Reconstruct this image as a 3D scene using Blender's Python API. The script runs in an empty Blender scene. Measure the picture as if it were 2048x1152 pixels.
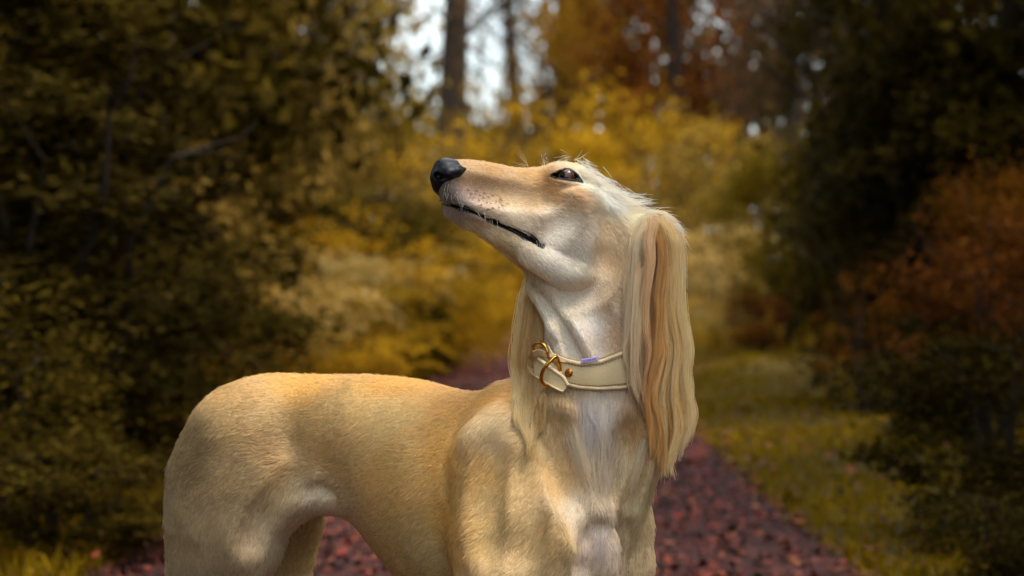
import bpy, bmesh, math, random, os
import numpy as np
from mathutils import Vector, Matrix

random.seed(7)
rng = np.random.default_rng(11)
scene = bpy.context.scene
COL = scene.collection

# ------------------------------------------------------------------ camera, sky, sun, exposure
CAM_D = 2.93            # metres from the lens to the dog
CAM_Z = 0.80            # lens height above the path
PPM = 1650.0            # photo pixels per metre at the dog
HORIZON = 530.0         # photo row of the horizon
cam_data = bpy.data.cameras.new('camera')
cam_data.sensor_width = 36.0
cam_data.lens = PPM * CAM_D / 2048.0 * 36.0
cam_data.shift_y = -(576.0 - HORIZON) / 2048.0
cam_data.clip_start = 0.05
cam_data.clip_end = 3000.0
cam_data.dof.use_dof = True
cam_data.dof.focus_distance = CAM_D - 0.06
cam_data.dof.aperture_fstop = 5.4
cam_data.dof.aperture_blades = 9
cam = bpy.data.objects.new('camera', cam_data)
cam.location = (0.0, -CAM_D, CAM_Z)
cam.rotation_euler = (math.radians(90), 0, 0)
COL.objects.link(cam)
scene.camera = cam

SUN_ELEV, SUN_AZ = math.radians(60), math.radians(118)   # high soft sun, to the right and a little in front of the dog
world = bpy.data.worlds.new('World')
scene.world = world
world.use_nodes = True
wn = world.node_tree.nodes
wl = world.node_tree.links
bgn = wn['Background']
sky = wn.new('ShaderNodeTexSky')
sky.sky_type = 'NISHITA'
sky.sun_disc = False
sky.sun_elevation = SUN_ELEV
sky.sun_rotation = SUN_AZ
sky.air_density = 1.0
sky.dust_density = 3.0
sky.ozone_density = 1.0
# broken white cloud over the blue
tc = wn.new('ShaderNodeTexCoord')
mp = wn.new('ShaderNodeMapping')
mp.inputs['Scale'].default_value = (1.0, 1.0, 2.2)
ns = wn.new('ShaderNodeTexNoise')
ns.inputs['Scale'].default_value = 7.0
ns.inputs['Detail'].default_value = 6.0
cr = wn.new('ShaderNodeValToRGB')
cr.color_ramp.elements[0].position = 0.37
cr.color_ramp.elements[1].position = 0.60
mx = wn.new('ShaderNodeMixRGB')
mx.inputs[2].default_value = (9.4, 9.1, 8.5, 1)
wl.new(tc.outputs['Generated'], mp.inputs[0])
wl.new(mp.outputs[0], ns.inputs['Vector'])
wl.new(ns.outputs['Fac'], cr.inputs[0])
wl.new(cr.outputs[0], mx.inputs[0])
# overcast luminance: a third at the horizon of what it is overhead
sxyz = wn.new('ShaderNodeSeparateXYZ'); wl.new(tc.outputs['Generated'], sxyz.inputs[0])
mrz = wn.new('ShaderNodeMapRange'); mrz.inputs[1].default_value = 0; mrz.inputs[2].default_value = 1; mrz.inputs[3].default_value = 1/3; mrz.inputs[4].default_value = 1
wl.new(sxyz.outputs['Z'], mrz.inputs[0])
cldm = wn.new('ShaderNodeVectorMath'); cldm.operation = 'SCALE'; cldm.inputs[0].default_value = (9.2, 10.2, 10.3)
wl.new(mrz.outputs[0], cldm.inputs['Scale']); wl.new(cldm.outputs[0], mx.inputs[2])
wl.new(sky.outputs[0], mx.inputs[1])
wl.new(mx.outputs[0], bgn.inputs[0])
bgn.inputs[1].default_value = 0.105

sun_data = bpy.data.lights.new('sun', 'SUN')
sun_data.energy = 1.5
sun_data.angle = math.radians(14)
sun_data.color = (1.0, 0.88, 0.74)
sun = bpy.data.objects.new('sun', sun_data)
sdir = Vector((math.sin(SUN_AZ) * math.cos(SUN_ELEV), math.cos(SUN_AZ) * math.cos(SUN_ELEV), math.sin(SUN_ELEV)))
sun.rotation_euler = sdir.to_track_quat('Z', 'Y').to_euler()
sun.location = (3, 3, 12)
COL.objects.link(sun)

vs = scene.view_settings
vs.view_transform = 'Standard'
vs.look = 'None'
vs.exposure = 1.92
vs.gamma = 1.0
vs.use_curve_mapping = False
scene.cycles.max_bounces = 6
scene.cycles.diffuse_bounces = 3
scene.cycles.glossy_bounces = 2
scene.cycles.transmission_bounces = 6
scene.cycles.transparent_max_bounces = 6
scene.cycles.use_denoising = True
try:
    scene.cycles_curves.shape = 'RIBBONS'
except Exception:
    pass

# ------------------------------------------------------------------ helpers
def lin(c):
    """sRGB 0..255 -> linear"""
    a = np.asarray(c, float) / 255.0
    return np.where(a <= 0.04045, a / 12.92, ((a + 0.055) / 1.055) ** 2.4)

def lin4(c):
    a = lin(c)
    return (float(a[0]), float(a[1]), float(a[2]), 1.0)

def W(px, py, d=0.0):
    """the place d metres behind the dog's plane that the photo shows at (px, py)"""
    s = (CAM_D + d) / CAM_D
    return np.array([(px - 1024.0) / PPM * s, d, CAM_Z + (HORIZON - py) / PPM * s])

def unit(v):
    v = np.asarray(v, float)
    return v / (np.linalg.norm(v, axis=-1, keepdims=True) + 1e-12)

def tag(o, label=None, cat=None, group=None, kind=None):
    if label: o['label'] = label
    if cat: o['category'] = cat
    if group: o['group'] = group
    if kind: o['kind'] = kind
    return o

def empty(name, loc=(0, 0, 0), rz=0.0):
    o = bpy.data.objects.new(name, None)
    o.location = loc
    o.rotation_euler = (0, 0, rz)
    o.empty_display_size = 0.1
    COL.objects.link(o)
    return o

def mesh_obj(name, verts, faces, mat, parent=None, smooth=False, link=True):
    me = bpy.data.meshes.new(name)
    if isinstance(verts, np.ndarray) and isinstance(faces, np.ndarray):
        nv, nf, k = len(verts), len(faces), faces.shape[1]
        me.vertices.add(nv)
        me.vertices.foreach_set('co', np.ascontiguousarray(verts, dtype=np.float32).ravel())
        me.loops.add(nf * k)
        me.loops.foreach_set('vertex_index', np.ascontiguousarray(faces, dtype=np.int32).ravel())
        me.polygons.add(nf)
        me.polygons.foreach_set('loop_start', np.arange(0, nf * k, k, dtype=np.int32))
        me.update(calc_edges=True)
    else:
        me.from_pydata([tuple(map(float, v)) for v in verts], [], [tuple(map(int, f)) for f in faces])
        me.update()
    if smooth:
        me.polygons.foreach_set('use_smooth', np.ones(len(me.polygons), dtype=bool))
    if mat is not None:
        me.materials.append(mat)
    o = bpy.data.objects.new(name, me)
    if link:
        COL.objects.link(o)
    if parent is not None:
        o.parent = parent
    return o

def new_mat(name):
    m = bpy.data.materials.new(name)
    m.use_nodes = True
    return m, m.node_tree.nodes, m.node_tree.links, m.node_tree.nodes['Principled BSDF']

def vnoise(P, scale, seed=0):
    """smooth value noise in -1..1 at points P (n,3)"""
    Q = np.asarray(P, float) * scale + seed * 17.31
    I = np.floor(Q).astype(np.int64)
    f = Q - I
    f = f * f * (3 - 2 * f)
    out = np.zeros(len(Q))
    for dx in (0, 1):
        for dy in (0, 1):
            for dz in (0, 1):
                h = (I[:, 0] + dx) * 73856093 ^ (I[:, 1] + dy) * 19349663 ^ (I[:, 2] + dz) * 83492791 ^ (seed * 7919 + 13)
                h = (h ^ (h >> 13)) * 1274126177
                r = ((h ^ (h >> 16)) & 0xFFFF) / 32767.5 - 1.0
                w = (f[:, 0] if dx else 1 - f[:, 0]) * (f[:, 1] if dy else 1 - f[:, 1]) * (f[:, 2] if dz else 1 - f[:, 2])
                out += w * r
    return out
# ------------------------------------------------------------------ the place: ground, path, verges
FPX = PPM * CAM_D                      # photo pixels per unit slope
def G(px, r):
    """plan position r metres from the lens in the photo's column px"""
    return (px - 1024.0) / FPX * r, r - CAM_D
PATH = [(-6, -.9, .95), (2.0, -1.02, .86), (6.2, -1.04, .87), (8.5, -.95, .84), (11, -.80, .84), (16, -.55, .98), (22.7, -.42, 1.34), (31, .05, 1.95), (45, 1.7, 3.4), (62, 3.9, 5.6), (80, 6.6, 8.6), (110, 11, 13.5)]
pr = np.array(PATH)
def path_edges(r):
    return np.interp(r, pr[:, 0], pr[:, 1]), np.interp(r, pr[:, 0], pr[:, 2])
def verge_z(x, y):
    r = y + CAM_D
    L, R = path_edges(r)
    e = np.maximum(L - x, x - R)               # metres outside the path
    t = np.clip(e / .9, 0, 1)
    P = np.stack([x, y, 0 * x], 1)
    return t * t * (3 - 2*t) * (.05 + .05 * vnoise(P, 1.1, 31) + .035 * vnoise(P, 2.9, 32)) + np.clip(e, 0, 9) * .012

def noise_mat(name, stops, scale, detail=6, rough=.95, bump=0, bscale=None, stretch=(1, 1, 1)):
    m, n, l, b = new_mat(name)
    t = n.new('ShaderNodeTexCoord'); mpp = n.new('ShaderNodeMapping'); mpp.inputs['Scale'].default_value = stretch
    x = n.new('ShaderNodeTexNoise'); x.inputs['Scale'].default_value = scale; x.inputs['Detail'].default_value = detail; x.inputs['Roughness'].default_value = .65
    r = n.new('ShaderNodeValToRGB')
    els = r.color_ramp.elements
    els[0].position, els[0].color = stops[0]; els[1].position, els[1].color = stops[-1]
    for p, c in stops[1:-1]:
        e = els.new(p); e.color = c
    l.new(t.outputs['Object'], mpp.inputs[0]); l.new(mpp.outputs[0], x.inputs['Vector']); l.new(x.outputs['Fac'], r.inputs[0]); l.new(r.outputs[0], b.inputs['Base Color'])
    b.inputs['Roughness'].default_value = rough
    b.inputs['Specular IOR Level'].default_value = .2
    if bump:
        x2 = n.new('ShaderNodeTexNoise'); x2.inputs['Scale'].default_value = bscale or scale * 3; x2.inputs['Detail'].default_value = 5
        bp = n.new('ShaderNodeBump'); bp.inputs['Strength'].default_value = bump; bp.inputs['Distance'].default_value = .02
        l.new(mpp.outputs[0], x2.inputs['Vector']); l.new(x2.outputs['Fac'], bp.inputs['Height']); l.new(bp.outputs[0], b.inputs['Normal'])
    return m
ground_mat = noise_mat('mossy_soil', [(.30, (.020, .014, .007, 1)), (.48, (.050, .034, .008, 1)), (.62, (.095, .064, .008, 1)), (.75, (.075, .042, .012, 1))], 5.5, bump=.9, bscale=30)
path_mat = noise_mat('damp_path_soil', [(.30, (.020, .009, .008, 1)), (.50, (.060, .020, .017, 1)), (.70, (.125, .038, .030, 1))], 7, bump=.8, bscale=60)

# ground sheet: fine near the path, coarse out to the horizon
gx = np.concatenate([np.linspace(-300, -14, 12), np.linspace(-12, 16, 190), np.linspace(18, 300, 12)])
gy = np.concatenate([np.linspace(-60, -6, 6), np.linspace(-4, 34, 220), np.linspace(35, 100, 60), np.linspace(110, 400, 10)])
GX, GY = np.meshgrid(gx, gy, indexing='ij')
gz = verge_z(GX.ravel(), GY.ravel()) - .006
gz = np.where((np.abs(GX.ravel()) > 60) | (GY.ravel() > 110), .06, gz)
ni, nj = GX.shape
ii, jj = np.meshgrid(np.arange(ni - 1), np.arange(nj - 1), indexing='ij')
q0 = (ii * nj + jj).ravel()
gf = np.stack([q0, q0 + nj, q0 + nj + 1, q0 + 1], 1)
tag(mesh_obj('ground', np.stack([GX.ravel(), GY.ravel(), gz], 1), gf, ground_mat, smooth=True), kind='structure')
# path strip, gently worn
rr = np.concatenate([np.linspace(-6, 34, 200), np.linspace(35, 110, 60)])
cc = np.linspace(0, 1, 14)
pvx, pfx = [], []
for i, r in enumerate(rr):
    L, R = path_edges(r)
    for c in cc:
        x = L - .12 + (R - L + .24) * c
        x += .07 * math.sin(r * 2.3 + c * 9) * (c in (cc[0], cc[-1]))
        pvx.append((x, r - CAM_D, .004 - .02 * (1 if c in (cc[0], cc[-1]) else 0) + .010 * math.sin(c * 3.14)))
for i in range(len(rr) - 1):
    for j in range(len(cc) - 1):
        a = i * len(cc) + j
        pfx.append((a, a + 1, a + len(cc) + 1, a + len(cc)))
tag(mesh_obj('path', np.array(pvx), np.array(pfx), path_mat, smooth=True), kind='structure')

# ------------------------------------------------------------------ leaves
def leaf_mat(name, stops, transl=.35, rough=.75, spec=.02):
    m = bpy.data.materials.new(name); m.use_nodes = True
    n, l = m.node_tree.nodes, m.node_tree.links
    b = n['Principled BSDF']; b.inputs['Roughness'].default_value = rough; b.inputs['Specular IOR Level'].default_value = spec
    a = n.new('ShaderNodeAttribute'); a.attribute_name = 'tint'
    r = n.new('ShaderNodeValToRGB')
    els = r.color_ramp.elements
    els[0].position, els[0].color = 0, (*stops[0], 1); els[1].position, els[1].color = 1, (*stops[-1], 1)
    for i, c in enumerate(stops[1:-1]):
        e = els.new((i + 1) / (len(stops) - 1)); e.color = (*c, 1)
    t = n.new('ShaderNodeBsdfTranslucent'); mixs = n.new('ShaderNodeMixShader'); mixs.inputs[0].default_value = transl
    l.new(a.outputs['Fac'], r.inputs[0]); l.new(r.outputs[0], b.inputs['Base Color']); l.new(r.outputs[0], t.inputs[0])
    l.new(b.outputs[0], mixs.inputs[1]); l.new(t.outputs[0], mixs.inputs[2]); l.new(mixs.outputs[0], n['Material Output'].inputs['Surface'])
    return m
def leaf_mesh(name, pos, size, tint, aspect=.55, flat=0.0, rg=rng):
    """one bent rhombus per leaf; pos (n,3), size (n), tint (n)"""
    n = len(pos)
    a = unit(rg.normal(0, 1, (n, 3)) * np.array([1, 1, 1 - .85 * flat]))
    b = unit(np.cross(a, rg.normal(0, 1, (n, 3)) * np.array([1, 1, 1]) if flat < .5 else np.array([0, 0, 1.0]) + rg.normal(0, .35, (n, 3))))
    nn = np.cross(a, b)
    s = size[:, None]
    V = np.stack([pos - a*s*.5, pos + b*s*aspect*.5 + nn*s*.10, pos + a*s*.5, pos - b*s*aspect*.5 + nn*s*.10], 1).reshape(-1, 3)
    F = np.arange(4 * n).reshape(n, 4)
    me = bpy.data.meshes.new(name)
    me.vertices.add(4 * n); me.vertices.foreach_set('co', V.astype(np.float32).ravel())
    me.loops.add(4 * n); me.loops.foreach_set('vertex_index', F.astype(np.int32).ravel())
    me.polygons.add(n); me.polygons.foreach_set('loop_start', np.arange(0, 4*n, 4, dtype=np.int32))
    me.update(calc_edges=True)
    at = me.attributes.new('tint', 'FLOAT', 'POINT')
    at.data.foreach_set('value', np.repeat(np.clip(tint, 0, 1), 4).astype(np.float32))
    return me
def crown_cloud(n, nclump, rg, spread=.16, hollow=.45, squash=1.0, drop=0):
    """points in a unit ball gathered in clumps of uneven size"""
    d = unit(rg.normal(0, 1, (nclump, 3)))
    rad = hollow + (1 - hollow) * rg.random(nclump) ** .6
    c = d * rad[:, None] * np.array([1, 1, squash]) * (1 + .22 * vnoise(d, 2.2, int(rg.integers(99))))[:, None]
    w = rg.random(nclump) ** 1.5 + .15; w /= w.sum()
    k = rg.choice(nclump, n, p=w)
    p = c[k] + rg.normal(0, 1, (n, 3)) * spread * (.5 + 1.0 * rg.random(nclump)[k])[:, None] * np.array([1, 1, .75])
    ct = rg.random(nclump)[k]
    return p, ct
PROTO = {}
def proto(kind):
    if kind in PROTO: return PROTO[kind]
    rg = np.random.default_rng(abs(hash(kind)) % 1000 if False else sum(map(ord, kind)))
    if kind.startswith('round'):
        p, ct = crown_cloud(11000, 70, rg, .15, .40); size = rg.uniform(.045, .085, len(p)); me = leaf_mesh(kind, p, size, .55*ct + .45*rg.random(len(p)), rg=rg)
    elif kind.startswith('loose'):
        p, ct = crown_cloud(6000, 60, rg, .12, .35); size = rg.uniform(.045, .09, len(p)); me = leaf_mesh(kind, p, size, .5*ct + .5*rg.random(len(p)), rg=rg)
    elif kind.startswith('sparse'):
        p, ct = crown_cloud(2600, 55, rg, .10, .45); size = rg.uniform(.035, .07, len(p)); me = leaf_mesh(kind, p, size, .5*ct + .5*rg.random(len(p)), rg=rg)
    elif kind.startswith('tiers'):      # flat drooping sprays, conifer-like
        nsp = 150; P_, T_, S_2 = [], [], []
        for _ in range(nsp):
            th = rg.uniform(0, 6.28); z = rg.uniform(-1, 1); R_ = .95 * math.sqrt(max(.05, 1 - z*z*.85)) * rg.uniform(.55, 1.05); t0 = rg.random()
            m = 80; u = rg.random(m) ** .7
            ax = np.array([math.cos(th), math.sin(th), 0]); sd = np.array([-math.sin(th), math.cos(th), 0])
            q = ax * (u * R_)[:, None] + sd * (rg.normal(0, .16, m) * (1.1 - u))[:, None]
            q[:, 2] = z - .22 * u * u + rg.normal(0, .035, m)
            P_.append(q); T_.append(.6*t0 + .4*rg.random(m)); S_2.append(rg.uniform(.05, .10, m))
        me = leaf_mesh(kind, np.concatenate(P_), np.concatenate(S_2), np.concatenate(T_), aspect=.35, flat=.7, rg=rg)
    elif kind.startswith('fern'):       # arching fronds from the ground, unit height
        P_, T_, S_2 = [], [], []
        for _ in range(46):
            th = rg.uniform(0, 6.28); ln_ = rg.uniform(.7, 1.25); hgt = rg.uniform(.6, 1.0); b0_ = rg.normal(0, .22, 2); t0 = rg.random()
            m = 70; u = np.sort(rg.random(m)) ; wd = .20 * np.sin(3.1 * np.clip(u, .08, 1)) * (1.1 - .4*u)
            x = u * ln_ * .85; z = hgt * np.sin(u * 2.0) / .92 * (1 - .25 * u)
            sdv = rg.uniform(-1, 1, m) * wd
            q = np.stack([b0_[0] + math.cos(th)*x - math.sin(th)*sdv, b0_[1] + math.sin(th)*x + math.cos(th)*sdv, z + rg.normal(0, .012, m)], 1)
            P_.append(q); T_.append(.6*t0 + .4*rg.random(m)); S_2.append(rg.uniform(.05, .10, m))
        me = leaf_mesh(kind, np.concatenate(P_), np.concatenate(S_2), np.concatenate(T_), aspect=.30, flat=.6, rg=rg)
    PROTO[kind] = me
    return me

def limb(V, F, a, b, ra, rb, seg=6, rg=rng, bend=.12):
    a = np.array(a, float); b = np.array(b, float); ax = unit(b - a); L = np.linalg.norm(b - a)
    p = unit(np.cross(ax, [.3, .2, 1])); q = np.cross(ax, p); base = len(V); n = 4
    off = rg.normal(0, bend * L * .3, (n + 1, 2)); off[0] = 0
    for i in range(n + 1):
        t = i / n; c = a + (b - a) * t + p * off[i, 0] * t + q * off[i, 1] * t; r = ra + (rb - ra) * t
        for s in range(seg):
            th = 6.2832 * s / seg; V.append(c + r * (math.cos(th) * p + math.sin(th) * q))
    for i in range(n):
        for s in range(seg):
            F.append((base+i*seg+s, base+i*seg+(s+1)%seg, base+(i+1)*seg+(s+1)%seg, base+(i+1)*seg+s))
    return a + (b - a) + p * off[n, 0] + q * off[n, 1]
TRUNKS = {}
def trunk_proto(kind):
    """'tree': one stem in a unit-high tree; 'bush': many stems; unit height"""
    if kind in TRUNKS: return TRUNKS[kind]
    rg = np.random.default_rng(len(TRUNKS) + 40); V, F = [], []
    thin = .35 if 'thin' in kind else 1.0
    if kind.startswith('tree'):
        top = limb(V, F, (0, 0, -.02), (.015, .01, .95), .026, .006, 16, rg, .05)
        for i in range(11):
            z = rg.uniform(.28, .85); th = rg.uniform(0, 6.28); L = (1.0 - z) * .42 + .08
            e = limb(V, F, (0, 0, z), (math.cos(th)*L, math.sin(th)*L, z + L * .75), .010 * (1.2 - z) * thin, .003 * thin, 5, rg)
            for _ in range(2):
                th2 = th + rg.normal(0, .6); limb(V, F, e, e + np.array([math.cos(th2)*.12, math.sin(th2)*.12, rg.uniform(.02, .14)]), .003, .001, 4, rg)
    else:
        for i in range(9):
            th = rg.uniform(0, 6.28); R_ = rg.uniform(.1, .38)
            e = limb(V, F, (math.cos(th)*.05, math.sin(th)*.05, -.02), (math.cos(th)*R_, math.sin(th)*R_, rg.uniform(.55, .9)), .014, .005, 5, rg)
            for _ in range(2):
                th2 = th + rg.normal(0, .8); limb(V, F, e, e + np.array([math.cos(th2)*.16, math.sin(th2)*.16, rg.uniform(.02, .16)]), .005, .0015, 4, rg)
    me = bpy.data.meshes.new(kind); me.from_pydata([tuple(v) for v in V], [], F); me.update(); me.polygons.foreach_set('use_smooth', np.ones(len(me.polygons), dtype=bool))
    TRUNKS[kind] = me
    return me
bark = noise_mat('bark', [(.3, (.012, .009, .006, 1)), (.7, (.045, .032, .022, 1))], 9, bump=.7, stretch=(1, 1, .2))
LEAF = {
 'near_black': leaf_mat('near_black_evergreen', [(.009,.006,.001), (.028,.019,.002), (.060,.041,.004)], .2),  # darkness of the picture's edges put into the leaf colour
 'dark_olive': leaf_mat('dark_olive_leaves', [(.014,.009,.0015), (.042,.028,.003), (.092,.062,.006)], .3),  # leaves darkened in colour as well, for the vignetted sides
 'olive':      leaf_mat('olive_leaves', [(.055,.034,.003), (.170,.110,.007), (.300,.190,.010)], .4),
 'brown_olive':leaf_mat('brown_olive_leaves', [(.036,.022,.005), (.150,.092,.014), (.38,.24,.055)], .4),
 'mustard':    leaf_mat('mustard_leaves', [(.075,.038,.003), (.31,.165,.008), (.58,.33,.016)], .48),
 'straw':      leaf_mat('straw_fronds', [(.13,.075,.014), (.38,.24,.060), (.62,.45,.17)], .4),
 'orange':     leaf_mat('orange_leaves', [(.12,.060,.008), (.32,.155,.014), (.48,.25,.022)], .5),
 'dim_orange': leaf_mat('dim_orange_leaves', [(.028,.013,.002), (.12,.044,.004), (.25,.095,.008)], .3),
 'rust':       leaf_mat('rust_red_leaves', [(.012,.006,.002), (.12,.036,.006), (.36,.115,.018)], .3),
 'twig':       leaf_mat('withered_brown_leaves', [(.040,.025,.014), (.10,.058,.028), (.19,.11,.05)], .3),
}
def plant(name, label, cat, px, r, h, wdt, crown, leaf, trunk='bush', zc=.55, rz=None, group=None, depth=None, zs=None):
    x, y = G(px, r)
    z0 = float(verge_z(np.array([x]), np.array([y]))[0]) if abs(x) < 14 and y < 100 else 0.0
    t = empty(name, (x, y, z0), rng.uniform(0, 6.28) if rz is None else rz)
    tag(t, label, cat, group)
    c = bpy.data.objects.new('crown', proto(crown)); COL.objects.link(c); c.parent = t
    me = c.data
    if not me.materials: me.materials.append(LEAF['olive'])
    c.material_slots[0].link = 'OBJECT'; c.material_slots[0].material = LEAF[leaf]
    if crown.startswith('fern'):
        c.scale = (wdt, wdt, h)
    else:
        hz = (h * (1 - zc)) if zs is None else zs
        c.scale = (wdt / 2, (depth or wdt) / 2, hz / 1.15); c.location = (0, 0, h * zc if zs is None else h - zs)
    if trunk:
        s = bpy.data.objects.new('trunk' if trunk.startswith('tree') else 'stem', trunk_proto(trunk)); COL.objects.link(s); s.parent = t
        sc_ = wdt * .9 if trunk.startswith('bush') else h
        s.scale = (sc_, sc_, h * .95)
        if not s.data.materials: s.data.materials.append(bark)
    return t

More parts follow.
